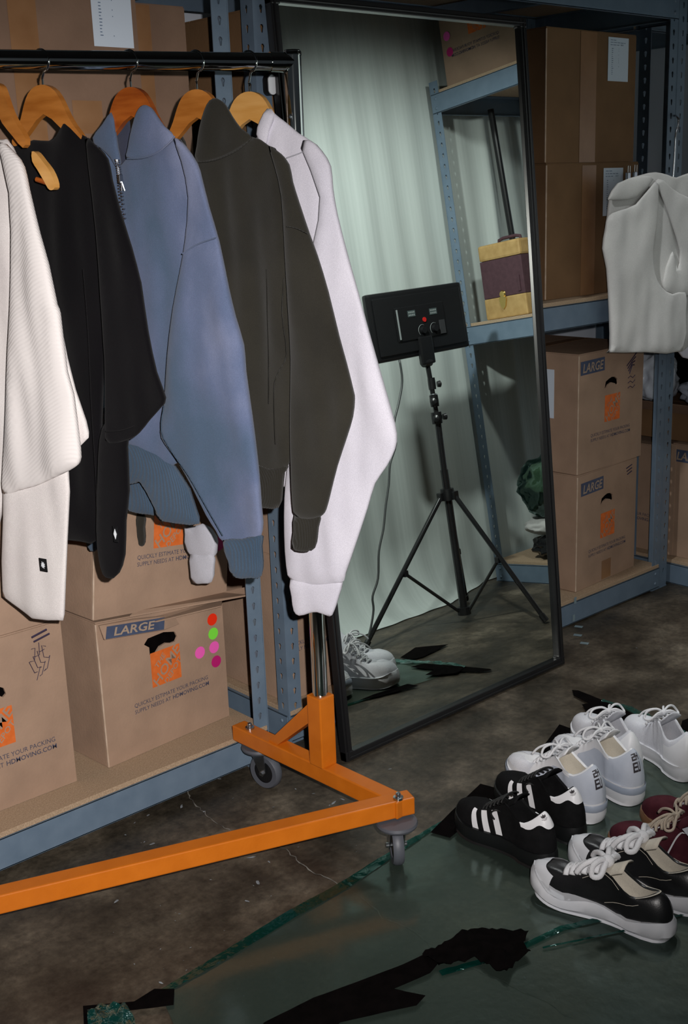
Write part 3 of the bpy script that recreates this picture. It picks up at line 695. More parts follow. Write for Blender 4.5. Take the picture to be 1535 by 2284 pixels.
# LED panel light on a tripod stand
px_, py_ = 3.203, 1.498
ls = thing('light_stand', (px_, py_, 0), 'black tripod light stand reflected in the mirror', 'tripod')
bk = M['black']; gl = mat('black_gloss_tube', (.012, .012, .013), .18, 0, .6)
obj('pole', newtube([(px_, py_, .045), (px_, py_, .60)], .0155, 14), gl, ls, smooth='auto')
obj('pole', newtube([(px_, py_, .60), (px_+.003, py_, .80)], .0125, 14), gl, ls, smooth='auto')
obj('pole', newtube([(px_+.003, py_, .80), (px_-.01, py_, 1.03)], .0095, 14), gl, ls, smooth='auto')
for z, r in ((.505, .026), (.80, .020), (.865, .016), (.60, .0), (.93, .014)):
    if r: obj('collar', newlathe([(0, z-.022), (r, z-.022), (r*1.05, z), (r, z+.022), (0, z+.022)], TR(px_, py_, 0), 18), bk, ls, smooth='auto')
for z, dx in ((.80, .034), (.865, -.026), (.925, .022), (.80, -.022)):
    k = newlathe([(0, 0), (.011, 0), (.013, .012), (.006, .016), (0, .018)], axisT((px_+dx*.6, py_+.015, z), (dx, .012, 0)), 12)
    obj('clamp_knob', k, bk, ls, smooth='auto')
obj('retaining_ring', newtube([(px_+.0135*math.cos(a*.52), py_+.0135*math.sin(a*.52), .89) for a in range(12)], .0018, 6, True), M['steel'], ls)
ends = [Vector((2.774, 1.382, .008)), Vector((3.282, 1.834, .008)), Vector((3.475, 1.25, .008))]
for e in ends:
    top = Vector((px_, py_, .50)); d = (e-top).normalized(); h = Vector((d.x, d.y, 0)).normalized()
    lg = obj('leg', newtube([top+h*.03, e], .0095, 10), gl, ls, smooth='auto')
    obj('rubber_foot', newtube([e-d*.03, e], .0125, 10), bk, lg)
    mid = top+(e-top)*.52
    obj('brace', newtube([mid, Vector((px_, py_, .05))+h*.024], .0065, 8), gl, ls, smooth='auto')
    obj('hinge', newbx((mid.x-.010, mid.y-.010, mid.z-.012), (mid.x+.010, mid.y+.010, mid.z+.012), bev=.003), bk, ls)
    obj('hinge', newbx(tuple(top+h*.03-Vector((.012, .012, .016))), tuple(top+h*.03+Vector((.012, .012, .016))), bev=.003), bk, ls)
obj('collar', newlathe([(0, .032), (.026, .032), (.026, .062), (0, .062)], TR(px_, py_, 0), 18), bk, ls)
pc = [vat(p, 1, py_) for p in [(845, 812), (1050, 772), (1028, 628), (815, 658)]]
ctr = sum(pc)/4; ux = Vector(((pc[1]+pc[2])/2-(pc[0]+pc[3])/2)); uz = Vector(((pc[3]+pc[2])/2-(pc[0]+pc[1])/2)); PW, PH = ux.length, uz.length
# local frame: x towards the picture right in the mirror, z out of the panel's back (towards the mirror)
LT = basis(ctr, ux, uz); 
if LT.col[2][1] < 0: LT = LT @ Matrix.Diagonal((1, 1, -1, 1))
lp = obj('light_panel', newbx((-PW/2, -PH/2, -.030), (PW/2, PH/2, .0), LT, .010), bk, ls)
obj('back_plate', newbx((-PW/2+.02, -PH/2+.02, .0), (PW/2-.02, PH/2-.02, .006), LT, .003), bk, lp)
obj('control_panel', newbx((-.135, -.062, .006), (.125, .062, .010), LT, .002), mat('control_face', (.007, .007, .008), .85, 0, .15), lp)
obj('diffuser', newbx((-PW/2+.012, -PH/2+.012, -.033), (PW/2-.012, PH/2-.012, -.030), LT), M['white_plastic'], lp)
grey = mat('grey_print', (.22, .24, .24), .6)
for x, y in ((-.005, -.033), (.058, -.033)):
    obj('dial', newlathe([(0, .012), (.012, .012), (.014, 0)], LT @ Matrix.Translation((x, y, .010)), 20), bk, lp)
    pts = [LT @ Vector((x+.021*math.cos(a), y+.021*math.sin(a), .0105)) for a in [math.radians(60+i*12) for i in range(15)]]
    obj('dial_mark', newtube(pts, .0009, 4), grey, lp)
for x, y in ((-.05, .034), (.065, .03)):
    obj('display_window', newbx((x-.020, y-.012, .0100), (x+.020, y+.012, .0112), LT, .001), mat('display_glass', (.06, .08, .08), .2), lp)
    bm = bmesh.new()
    for k in range(4):
        for j in range(2): bx(bm, (x-.016+k*.0085, y-.008+j*.010, .0111), (x-.010+k*.0085, y-.002+j*.010, .0116), LT)
    obj('display_marks', bm, grey, lp)
obj('button', newlathe([(0, .003), (.009, .003), (.009, 0)], LT @ Matrix.Translation((.012, .005, .010)), 16), mat('red_button', (.55, .015, .012), .4), lp, label='small red button')
obj('socket_cover', newbx((.088, -.058, .010), (.118, -.006, .0125), LT, .001), mat('dark_grey', (.03, .03, .033), .6), lp)
obj('grip_rail', newbx((-.128, -.055, .010), (-.122, .055, .014), LT, .001), grey, lp)
obj('yoke', newbx((-.035, -PH/2-.035, -.004), (.035, -PH/2+.07, .016), LT, .006), bk, lp)
obj('tilt_clamp', newlathe([(0, -.02), (.017, -.018), (.019, 0), (.017, .018), (0, .02)], LT @ Matrix.Translation((0, -PH/2-.028, .0)) @ Matrix.Rotation(math.pi/2, 4, 'Y'), 16), bk, lp)
cab = [vat(p, 1, 1.492) for p in [(892, 803), (898, 850), (890, 900), (880, 945), (884, 990), (871, 1035), (868, 1080), (861, 1130), (856, 1180), (846, 1230), (844, 1290), (832, 1330), (834, 1360), (828, 1400), (818, 1436)]]
cab[-1][2] = max(cab[-1][2], .012)
tag(obj('power_cable', newtube(catmull([tuple(q) for q in cab], 4, False), .0042, 8), mat('grey_cable', (.05, .055, .055), .4), smooth=True), 'thin grey cable dangling from the light panel to the floor', 'cable')
tag(obj('stand_pole', newtube([(4.10, 1.20, 2.03), (4.15, 1.20, 1.137)], .014, 12), bk), 'black pole standing behind the carry case on the shelf', 'pole')

# carry case on the middle shelf
cz = LD[1]+.0145
cs = thing('carry_case', (3.93, 1.34, cz), 'small maroon carry case with tan ends and brass clasp', 'case')
lea = mottled('tan_leather', [(.3, (.36, .22, .075)), (.7, (.48, .31, .12))], 30, .55); mar = mottled('maroon_cloth', [(.3, (.055, .022, .030)), (.7, (.075, .032, .042))], 60, .8)
CT = TR(0, 0, 0)
obj('body', newbx((3.862, 1.228, cz), (4.02, 1.458, cz+.088), bev=.006), lea, cs, 'tan lower band')
obj('body', newbx((3.8635, 1.2295, cz+.0885), (4.0185, 1.4565, cz+.245), bev=.002), mar, cs, 'maroon middle band')
obj('lid', newbx((3.862, 1.228, cz+.2455), (4.02, 1.458, cz+.312), bev=.010), lea, cs, 'tan lid')
h = [(3.94, 1.285, cz+.31), (3.94, 1.287, cz+.326), (3.94, 1.31, cz+.331), (3.94, 1.38, cz+.331), (3.94, 1.403, cz+.326), (3.94, 1.405, cz+.31)]
obj('handle', newtube(h, .007, 8), mar, cs, smooth=True)
obj('strap', newbx((3.858, 1.425, cz+.10), (3.8632, 1.437, cz+.165), bev=.001), mar, cs)
cl = obj('clasp', newlathe([(0, .008), (.013, .006), (.017, 0)], axisT((3.8618, 1.335, cz+.098), (-1, 0, 0)), 18), M['brass'], cs, smooth='auto')
obj('clasp', newplate([(-.017, .0), (-.019, -.014), (-.012, -.040), (0, -.052), (.012, -.040), (.019, -.014), (.017, 0)], basis((3.8615, 1.335, cz+.088), (0, -1, 0), (0, 0, 1)), .006), M['brass'], cs)
# bags on the low shelf by the sheet
def blob(loc, s, seed, amp=.18, fq=3.0, sub=4):
    bm = bmesh.new(); bmesh.ops.create_icosphere(bm, subdivisions=sub, radius=1.0)
    for v in bm.verts:
        n = noise.noise(v.co*fq+Vector((seed, 0, 0)))*amp + noise.noise(v.co*fq*3+Vector((0, seed, 0)))*amp*.35
        q = v.co*(1+n); v.co = Vector((q.x*s[0], q.y*s[1], max(q.z, -.85)*s[2]))+Vector(loc)
    return bm
gz = LD[0]+.0145
gb = thing('bag_of_clothes', (3.98, 1.37, gz), 'clear bag stuffed with dark green clothes, seen at the mirror edge', 'bag')
obj('folded_clothes', blob((3.99, 1.38, gz+.298), (.14, .145, .125), 2), fabric('bottle_green_cloth', [(.3, (.035, .060, .030)), (.7, (.060, .095, .050))], 9), gb, smooth=True)
obj('film_wrap', blob((3.99, 1.38, gz+.300), (.152, .158, .145), 2.3, .20, 3.4), M['bagfilm'], gb, smooth=True)
tag(obj('folded_blanket', blob((3.99, 1.37, gz+.135), (.145, .150, .045), 5, .12, 4), M['linen'], smooth=True), 'folded beige blanket beneath the bag of green clothes', 'blanket')
tag(obj('rubbish_bag', blob((3.99, 1.39, gz+.050), (.15, .125, .058), 8, .2, 3.5), mat('black_bag_film', (.006, .006, .007), .22), smooth=True), 'black plastic bag squashed at the bottom of the low shelf pile', 'bag')

# ------------------------------------------------------------------ things by the corner post
db = ZD+.446+.006
tag(obj('crumpled_bag', blob((3.985, 2.62, .753), (.09, .085, .10), 21, .28, 2.6), mat('white_bag_film', (.55, .60, .68), .35), smooth=True), 'crumpled white plastic bag left of the corner post', 'bag')
tag(obj('crumpled_bag', blob((3.955, 2.36, .722), (.075, .12, .07), 25, .28, 2.8), mat('white_paper_bag', (.60, .66, .80), .5), smooth=True), 'crumpled white bag right of the corner post', 'bag')
tag(obj('rubbish_bag', blob((4.17, 2.45, .795), (.09, .30, .145), 27, .15, 2), M['black_matte'], smooth=True), 'dark heap of cloth behind the white bags', 'bag')
tag(obj('cloth_bundle', blob((4.02, 2.49, LD[1]+.19), (.12, .13, .20), 31, .15, 2), fabric('dusky_purple', [(.3, (.06, .05, .075)), (.7, (.09, .075, .10))], 6), smooth=True), 'dusky purple bundle above the cotton shirt collar', 'cloth')
ov = thing('oval_tag', (1.935, 2.40, 1.73), 'white oval plastic tag on the perforated post below the rail', 'tag')
oc = at((603, 190), 1, 2.385); s_ = [(.0135*math.cos(a), .0135*math.sin(a)+(.011 if math.sin(a) > 0 else -.011)) for a in [i*math.pi/12 for i in range(24)]]
obj('shell', newplate(s_, basis((oc[0]-.004, 2.392, oc[2]), (1, 0, 0), (0, 0, 1)), .018), M['black'], ov)
obj('face', newplate([(x*.9, z*.94) for x, z in s_], basis((oc[0]-.004, 2.3735, oc[2]), (1, 0, 0), (0, 0, 1)), .003), M['white_plastic'], ov)
for k, (x, y) in enumerate([(1400, 385), (1415, 383)]):
    p = at((x, y), 1, 2.44)
    t = thing('binder_clip', (p[0], 2.435, p[2]-.03), ('left' if k == 0 else 'right')+' of two small metal clips above the cotton shirt', 'clip', None)
    obj('clip_body', newbx((p[0]-.009, 2.432, p[2]-.035), (p[0]+.009, 2.442, p[2]), bev=.002), M['steel'], t)
    obj('clip_wire', newtube([(p[0]-.006, 2.434, p[2]), (p[0]-.006, 2.434, p[2]+.022), (p[0]+.006, 2.434, p[2]+.022), (p[0]+.006, 2.434, p[2])], .0012, 6), M['steel'], t)
# snippets of clear tape at the shelf edge
sc = mat('clear_tape_snippet', (.20, .27, .30), .3)
ts = thing('tape_snippets', (3.06, 2.38, 0), 'little chain of clear tape snippets from shelf edge to floor', 'tape')
for (x, y, on_) in [(1284, 1340, 'f'), (1281, 1378, 'f'), (1291, 1398, 'g'), (1289, 1417, 'g'), (1304, 1435, 'g')]:
    if on_ == 'f':
        p = at((x, y), 1, 2.398); a = basis((p[0]-.008, 2.3985, p[2]-.012), (1, 0, 0), (.1, 0, 1))
        if y < 1350: a = basis((p[0]-.008, 2.398, p[2]-.010), (1, 0, 0), (0, 0, 1))
        obj('tape_piece', newplate([(0, 0), (.013, 0), (.013, .024), (0, .024)], a, .0006), sc, ts)
    else:
        p = at((x, y), 2, .001); obj('tape_piece', newplate([(-.009, -.014), (.009, -.014), (.009, .014), (-.009, .014)], basis((p[0], p[1], .0015), (.9, .4, 0), (-.4, .9, 0)), .0006), sc, ts)

# ------------------------------------------------------------------ rolling clothes rail
PB = np.array([1.682, 2.005, .165]); RD = np.array([-.939, .344, 0.]); RN = np.array([.344, .939, 0.]); RZ = 1.7635
rk = thing('clothes_rail', (1.69, 2.0, 0), 'rolling clothes rail with chrome tubes and an orange base', 'rack')
zb, zt = .1225, .1645
rb_ = PB[:2]+RD[:2]*.92
def bar(name, a, b, wd, z0, z1, bev=.003, par=rk, m='orange'):
    a = Vector((*a, 0)); b = Vector((*b, 0)); d = (b-a); L = d.length; T = Matrix.Translation((a.x, a.y, 0)) @ Matrix.Rotation(math.atan2(d.y, d.x), 4, 'Z')
    return obj(name, newbx((0, -wd/2, z0), (L, wd/2, z1), T, bev), M[m], par)
P0 = np.array([1.690, 1.738]); P1 = np.array([1.676, 2.338])
bar('short_base_bar', P0, P1, .042, zb, zt)
q0 = np.array([1.716, 1.727])+np.array([RN[0], RN[1]])*.021
bar('long_base_bar', q0, q0+RD[:2]*.97, .042, zb+.0004, zt+.0004)
bar('short_base_bar', q0+RD[:2]*.95+np.array([0, .02]), np.array([rb_[0], 2.335]), .042, zb, zt)
obj('post', newtube([(rb_[0], rb_[1]-.002, zt), (rb_[0], rb_[1]-.002, 1.785)], .0185, 28), M['chrome'], rk, smooth='auto')
obj('post_socket', newbx((-.0235, -.0235, zt-.001), (.0235, .0235, .345), Matrix.Translation((PB[0], PB[1], 0)) @ Matrix.Rotation(math.radians(1), 4, 'Z'), .003), M['orange'], rk)
g0 = (PB[0]-.002, PB[1]+.235); g1 = (PB[0], PB[1])
G = basis((PB[0]+.018, PB[1], 0), (0, 1, 0), (0, 0, 1))
obj('gusset', newplate([(.0, .322), (.022, .322), (.192, zt-.001), (.158, zt-.001), (.022, .272)], Matrix.Translation((-.035, 0, 0)) @ G, .031), M['orange'], rk)
obj('post', newtube([(PB[0], PB[1], .30), (PB[0]+.000, PB[1], 1.785)], .0185, 28), M['chrome'], rk, 'upright chrome tube', smooth='auto')
obj('post_cap', newlathe([(0, .004), (.016, .003), (.0195, -.002), (.0195, -.008)], TR(PB[0], PB[1], 1.785), 28), M['chrome'], rk, smooth='auto')
ra = PB[:2]; rb = PB[:2]+RD[:2]*.92
obj('hanging_rail', newtube([(ra[0], ra[1], RZ), (rb[0], rb[1], RZ+.004)], .0185, 28), M['chrome'], rk, 'horizontal chrome tube', smooth='auto')
obj('rail_sleeve', newtube([(PB[0]+RD[0]*.020, PB[1]+RD[1]*.020, RZ), (PB[0]+RD[0]*.05, PB[1]+RD[1]*.05, RZ)], .0205, 28), M['chrome'], rk, smooth='auto')
pc2 = at((660, 338), 1, PB[1]); obj('locking_pin', newlathe([(0, .006), (.004, .005), (.005, 0)], axisT((PB[0]+.013, PB[1]-.013, pc2[2]), (.7, -.7, 0)), 10), M['steel'], rk)
obj('locking_pin', newlathe([(0, .006), (.004, .005), (.005, 0)], axisT((PB[0]-.017, PB[1]-.006, pc2[2]+.07), (-1, -.3, 0)), 10), M['steel'], rk)
def caster(x, y, axis, name='caster'):
    T = TR(x, y, 0); ax = Vector((math.cos(axis), math.sin(axis), 0)); fwd = Vector((-ax.y, ax.x, 0))
    cst = obj('caster', newlathe([(0, .104), (.030, .104), (.046, .107), (.048, .112), (.046, .118), (0, .1195)], T, 28), M['rubber'], rk, smooth='auto')
    wc = Vector((x, y, .0475))+fwd*.018; R_ = .0475
    WT = basis(wc, fwd, Vector((0, 0, 1)))
    obj('wheel', newlathe([(.030, -.0115), (R_-.004, -.0125), (R_, -.006), (R_, .006), (R_-.004, .0125), (.030, .0115)], WT, 36), M['rubber'], cst, smooth='auto')
    obj('wheel_hub', newlathe([(0, -.010), (.031, -.009), (.031, .009), (0, .010)], WT, 30), M['black'], cst)
    for s in (-1, 1):
        o = wc+ax*s*.0165
        Tq = basis(Vector((x, y, 0))+ax*s*.0165+fwd*0, fwd, (0, 0, 1))
        obj('fork_arm', newplate([(-.022, .106), (.026, .106), (.030, .050), (.018, .036), (.008, .050)], Matrix.Translation(-Vector((Tq.col[2][0:3]))*.0012) @ Tq, .0024), M['steel'], cst)
    obj('axle', newtube([wc-ax*.024, wc+ax*.024], .0055, 10), M['steel'], cst)
    return cst
caster(1.672, 1.742, math.radians(-36)); caster(1.694, 2.275, math.radians(192))
caster(.815, 2.27, math.radians(20))
for (p, z) in ((P0+np.array([-.004, .012]), zt), (P1-np.array([0, .05]), zt)):
    b = obj('bolt', newlathe([(0, .016), (.005, .015), (.0065, .011), (.0065, .006), (.012, .005), (.012, 0)], TR(p[0], p[1], z), 12), M['steel'], rk, smooth='auto')

# ------------------------------------------------------------------ hangers and garments
PHI = math.radians(-73.5); HD = np.array([math.cos(PHI), math.sin(PHI), 0.]); ND = np.array([math.sin(PHI), -math.cos(PHI), 0.])
if ND.dot(-np.array([1.2, 2.1, 0])) < 0: ND = -ND
ZV = np.array([0, 0, 1.])
def rail_pt(px):
    p = atp((px, 130), PB, RN); return np.array([p[0], p[1], RZ])
HANG = [(0, 0), (.018, -.003), (.036, -.014), (.050, -.034), (.062, -.058), (.076, -.079), (.088, -.092), (.093, -.100), (.091, -.107), (.084, -.109), (.070, -.103), (.040, -.080), (0, -.054)]
def hanger(px, crest_y, wood_m, label, h=None, both=True, barp=False, lab2=None, oz=0):
    P = rail_pt(px); n = ND if h is None else h[1]; H = HD if h is None else h[0]
    c = atp((px, crest_y), P, n); zc = c[2]
    t = thing('clothes_hanger', (P[0], P[1], zc), label, 'hanger', 'wooden hangers on the chrome rail')
    ol = [(-x, z) for x, z in HANG[::-1]][:-1] + HANG[:-1]
    ol = catmull(ol, 2)
    T = basis(tuple(np.array([P[0], P[1], zc]) - n*.0065), tuple(H), (0, 0, 1))
    zax = np.array([T[0][2], T[1][2], T[2][2]])
    if zax.dot(n) < 0: T = Matrix.Translation(tuple(n*.013)) @ T
    bm = newplate(ol, T, .013)
    es = [e for e in bm.edges if len(e.link_faces) == 2 and e.calc_face_angle(0) > 1.0]
    bmesh.ops.bevel(bm, geom=es, offset=.0028, segments=2, affect='EDGES', profile=.5)
    obj('wooden_body', bm, M[wood_m], t, smooth='auto')
    pts = [(0, 0, zc-.01), (0, 0, zc+.018)]
    r = .0215; R0 = RZ
    a0 = -50
    pts.append((-.001, 0, (zc+R0-r)/2-.002))
    for k in range(13):
        a = math.radians(-75+k*(275)/12); pts.append((r*math.cos(a), 0, R0+r*math.sin(a)))
    W3 = [tuple(np.array([P[0], P[1], 0])+H*x+ZV*z) for x, _, z in pts]
    obj('hook', newtube(catmull(W3, 3, False), .0021, 8), M['chrome'], t, smooth=True)
    if barp: obj('trouser_bar', newtube([tuple(np.array([P[0], P[1], zc-.132])+H*s*.095) for s in (-1, 1)], .0055, 10), M[wood_m], t, smooth='auto')
    return P
def cloth(t, P, name, ol, off, T, R, m, fold=.005, seed=0, label=None, step=.013, ff=(10, 2.5), smooth=2):
    return obj(name, inflate(ol, P, ND, HD, off, T, R, fold, ff, seed, step, smooth=smooth), M[m], t, label, smooth=True)
def seam(t, P, pts, off, r=.0012, m='seam', name='seam'):
    O = P+ND*off; return obj(name, newtube(catmull([tuple(atp(q, O, ND)) for q in pts], 3, False), r, 5), M[m], t)

# white sweatshirt, rightmost
P = hanger(553, 205, 'wood_light', 'palest wooden hanger, rightmost, holding the white sweatshirt')
g = thing('sweatshirt', (P[0], P[1], P[2]), 'white sweatshirt hanging last on the rail, sleeve reaching lowest', 'sweatshirt')
cloth(g, P, 'torso', [(574, 292), (585, 262), (597, 243), (618, 258), (640, 275), (665, 296), (690, 312), (712, 340), (728, 420), (735, 560), (730, 760), (722, 960), (700, 1075), (655, 1080), (600, 1070), (585, 860), (580, 560), (572, 380)], .0, .026, .06, 'white_fl', seed=1)
cloth(g, P, 'sleeve', [(672, 330), (690, 312), (715, 335), (735, 370), (740, 420), (750, 480), (772, 565), (797, 655), (822, 745), (850, 842), (872, 918), (883, 968), (880, 1002), (862, 1040), (835, 1080), (818, 1135), (797, 1200), (770, 1280), (762, 1300), (700, 1306), (650, 1296), (638, 1262), (634, 1190), (635, 1110), (640, 1050), (652, 960), (668, 820), (684, 640), (700, 540), (714, 440)], .034, .024, .040, 'white_fl', .007, seed=2, ff=(9, 3))
cloth(g, P, 'cuff', [(648, 1290), (700, 1298), (757, 1290), (762, 1305), (755, 1330), (741, 1372), (728, 1373), (708, 1366), (690, 1368), (668, 1374), (655, 1362), (650, 1330)], .034, .020, .03, 'white_fl', .003, seed=3)
cloth(g, P, 'collar', [(572, 300), (580, 268), (596, 242), (612, 252), (600, 290), (590, 330)], .018, .016, .03, 'white_fl', .001, seed=4)
seam(g, P, [(640, 352), (668, 342), (694, 330)], .034, .0011, 'grey_fl')
# charcoal olive hoodie
P = hanger(435, 200, 'wood_mid', 'amber wooden hanger holding the charcoal green sweatshirt')
g = thing('sweatshirt', (P[0], P[1], P[2]), 'charcoal green sweatshirt with a raised collar, between blue and white ones', 'sweatshirt')
cloth(g, P, 'torso', [(436, 360), (470, 352), (520, 335), (562, 305), (595, 322), (620, 338), (640, 362), (650, 410), (662, 520), (660, 700), (655, 860), (650, 980), (640, 1045), (590, 1050), (560, 1040), (500, 1000), (460, 800), (440, 560)], .0, .026, .06, 'olive', .007, seed=5)
cloth(g, P, 'hem', [(548, 1035), (600, 1045), (642, 1036), (632, 1060), (628, 1100), (622, 1132), (590, 1134), (555, 1122)], .0, .026, .05, 'olive_dark', .002, seed=6)
cloth(g, P, 'sleeve', [(600, 325), (622, 340), (642, 366), (650, 405), (664, 450), (688, 522), (706, 572), (730, 652), (754, 750), (771, 812), (786, 872), (789, 892), (785, 932), (770, 982), (750, 1042), (735, 1102), (725, 1140), (715, 1152), (690, 1158), (660, 1152), (652, 1120), (648, 1050), (646, 950), (648, 800), (643, 690), (636, 560), (628, 440), (612, 370)], .034, .022, .035, 'olive', .006, seed=7)
cloth(g, P, 'cuff', [(657, 1148), (690, 1154), (714, 1148), (708, 1180), (703, 1222), (692, 1226), (688, 1230), (670, 1231), (651, 1222), (654, 1185)], .034, .018, .025, 'olive_dark', .002, seed=8)
cloth(g, P, 'collar', [(436, 362), (438, 325), (444, 285), (455, 247), (467, 224), (483, 219), (500, 232), (514, 256), (535, 285), (561, 304), (545, 322), (520, 338), (480, 355)], .014, .022, .045, 'olive', .006, seed=9)
cloth(g, P, 'collar', [(378, 292), (392, 288), (406, 305), (414, 325), (408, 345), (392, 330)], -.06, .012, .02, 'olive_dark', .001, seed=10)
cloth(g, P, 'sleeve', [(284, 1150), (304, 1145), (322, 1150), (320, 1180), (322, 1216), (312, 1218), (304, 1226), (290, 1226), (284, 1190)], -.11, .02, .03, 'olive_dark', .002, seed=40)
seam(g, P, [(440, 362), (480, 357), (520, 341), (548, 322), (563, 306)], .030, .0012, 'olive_dark'); seam(g, P, [(640, 505), (660, 508), (686, 520)], .064, .0012, 'olive_dark')
seam(g, P, [(634, 620), (630, 700), (640, 790), (622, 830), (612, 870), (615, 990)], .032, .0012, 'olive_dark')
seam(g, P, [(595, 600), (597, 700), (600, 800), (600, 900)], .031, .0008, 'olive_dark')
# washed blue zip jacket
P = hanger(287, 195, 'wood_red', 'reddest wooden hanger holding the washed blue zip top')
g = thing('zip_jacket', (P[0], P[1], P[2]), 'washed blue zip top with a faded sleeve, middle of the rail', 'jacket')
cloth(g, P, 'torso', [(204, 311), (235, 330), (262, 372), (283, 353), (330, 345), (386, 306), (412, 326), (436, 366), (446, 402), (450, 560), (440, 760), (425, 930), (400, 1030), (350, 1040), (300, 1000), (260, 960), (235, 800), (215, 560), (203, 420)], .0, .026, .06, 'denim', .006, seed=11)
cloth(g, P, 'hem', [(270, 985), (310, 992), (350, 1012), (388, 1040), (420, 1090), (446, 1168), (425, 1172), (390, 1168), (356, 1162), (345, 1148), (344, 1132), (325, 1095), (312, 1076), (285, 1082), (272, 1040)], .004, .024, .05, 'denim_dark', .002, seed=12, smooth=1)
cloth(g, P, 'hem', [(284, 1060), (312, 1070), (330, 1100), (346, 1132), (346, 1150), (310, 1146), (283, 1140), (280, 1100)], -.04, .015, .03, 'denim_dark', .002, seed=13, smooth=1)
cloth(g, P, 'sleeve', [(386, 306), (410, 324), (436, 364), (446, 400), (461, 460), (484, 538), (506, 640), (522, 705), (541, 770), (546, 830), (560, 930), (574, 1050), (580, 1130), (582, 1198), (545, 1206), (499, 1212), (480, 1185), (458, 1150), (430, 1090), (398, 1035), (368, 990), (358, 962), (365, 905), (374, 800), (386, 690), (402, 600), (412, 540), (418, 440), (404, 360)], .034, .024, .040, 'denim', .008, seed=14, ff=(8, 3))
cloth(g, P, 'cuff', [(497, 1205), (540, 1202), (582, 1192), (582, 1220), (584, 1284), (560, 1290), (520, 1288), (508, 1250)], .034, .020, .03, 'denim_dark', .002, seed=15)
cloth(g, P, 'collar', [(282, 355), (285, 330), (290, 300), (300, 262), (309, 242), (320, 234), (334, 238), (346, 255), (364, 280), (388, 304), (372, 325), (345, 344), (315, 353)], .018, .020, .04, 'denim', .003, seed=16)
cloth(g, P, 'collar', [(203, 312), (228, 276), (248, 250), (256, 290), (262, 330), (268, 362), (262, 378), (246, 352), (226, 332)], .010, .014, .03, 'denim', .002, seed=17)
cloth(g, P, 'lining', [(250, 262), (275, 262), (290, 270), (288, 320), (280, 365), (270, 372), (262, 340), (254, 300)], -.02, .008, .03, 'denim_in', .001, seed=18)
seam(g, P, [(283, 354), (320, 352), (352, 340), (378, 318), (390, 304)], .034, .0012, 'denim'); seam(g, P, [(407, 566), (440, 545), (482, 530)], .066, .0014, 'denim')
seam(g, P, [(366, 905), (360, 962), (385, 1010), (420, 1060), (460, 1130), (497, 1195)], .060, .0012, 'denim_dark')
O = P+ND*.034; zp = [(262, 356), (265, 375), (267, 395), (269, 420), (272, 450), (277, 490)]
bm = bmesh.new(); Z = catmull([tuple(atp(q, O, ND)) for q in zp], 8, False)
for i, q in enumerate(Z):
    s = .0028 if i % 2 else -.0028; v = Vector(q)+Vector(tuple(HD))*s; bx(bm, (v.x-.0022, v.y-.0022, v.z-.0012), (v.x+.0022, v.y+.0022, v.z+.0012))
obj('zip_teeth', bm, M['steel'], g, kind='stuff')
sl_ = atp((268, 398), P+ND*.038, ND); zs = obj('zip_slider', newbx((sl_[0]-.005, sl_[1]-.004, sl_[2]-.010), (sl_[0]+.005, sl_[1]+.003, sl_[2]+.008), bev=.002), M['steel'], g)
obj('pull_tab', newtube([(sl_[0], sl_[1]-.005, sl_[2]-.006), (sl_[0]-.003, sl_[1]-.007, sl_[2]-.024), (sl_[0]+.004, sl_[1]-.007, sl_[2]-.024), (sl_[0], sl_[1]-.005, sl_[2]-.006)], .0012, 6), M['steel'], zs)
cloth(g, P, 'sleeve', [(194, 1195), (215, 1195), (216, 1226), (206, 1230), (196, 1226)], -.06, .015, .02, 'denim_dark', .001, seed=41)
# far cuffs of the white sweatshirt, glimpsed below the blue hem
g2 = thing('sweatshirt', (P[0]-.05, P[1]+.25, P[2]-.9), 'pale grey sleeve end dangling below the blue jacket hem', 'sweatshirt')
cloth(g2, P, 'sleeve', [(410, 1150), (425, 1176), (452, 1168), (478, 1200), (480, 1225), (474, 1246), (440, 1248), (414, 1224), (412, 1190)], -.24, .028, .04, 'grey_fl', .006, seed=19)
cloth(g2, P, 'cuff', [(424, 1235), (450, 1238), (475, 1236), (475, 1270), (472, 1298), (455, 1302), (430, 1300), (424, 1270)], -.235, .022, .035, 'grey_fl', .003, seed=20)
# black top
P = hanger(90, 190, 'wood_mid', 'orange-brown wooden hanger holding the black top')
g = thing('black_top', (P[0], P[1], P[2]), 'black top with wide short outer sleeve over a long sleeve', 'top')
cloth(g, P, 'torso', [(20, 330), (45, 318), (62, 318), (76, 312), (110, 314), (128, 300), (142, 272), (152, 270), (180, 296), (210, 325), (234, 350), (240, 500), (236, 700), (225, 900), (220, 1080), (218, 1203), (180, 1208), (120, 1200), (70, 1190), (45, 900), (30, 600), (18, 420)], .0, .026, .06, 'blackcloth', .006, seed=21)
cloth(g, P, 'sleeve', [(190, 310), (210, 324), (236, 352), (246, 400), (265, 470), (290, 550), (308, 622), (312, 642), (326, 740), (345, 830), (366, 890), (355, 912), (330, 940), (306, 970), (280, 983), (240, 990), (234, 960), (232, 800), (220, 600), (205, 440)], .036, .018, .03, 'blackcloth', .006, seed=22)
cloth(g, P, 'long_sleeve', [(236, 940), (262, 950), (285, 960), (281, 1000), (285, 1100), (278, 1165), (276, 1240), (262, 1282), (245, 1291), (229, 1281), (219, 1240), (215, 1180), (218, 1060), (222, 980)], .030, .017, .025, 'blackcloth', .003, seed=23)
q = atp((258, 1191), P+ND*.062, ND); obj('woven_label', newplate([(-.006, -.017), (.006, -.017), (.006, .017), (-.006, .017)], basis(tuple(q), tuple(HD if np.cross(HD, ZV).dot(ND) > 0 else -HD), (0, 0, 1)), .0008), M['black'], g)
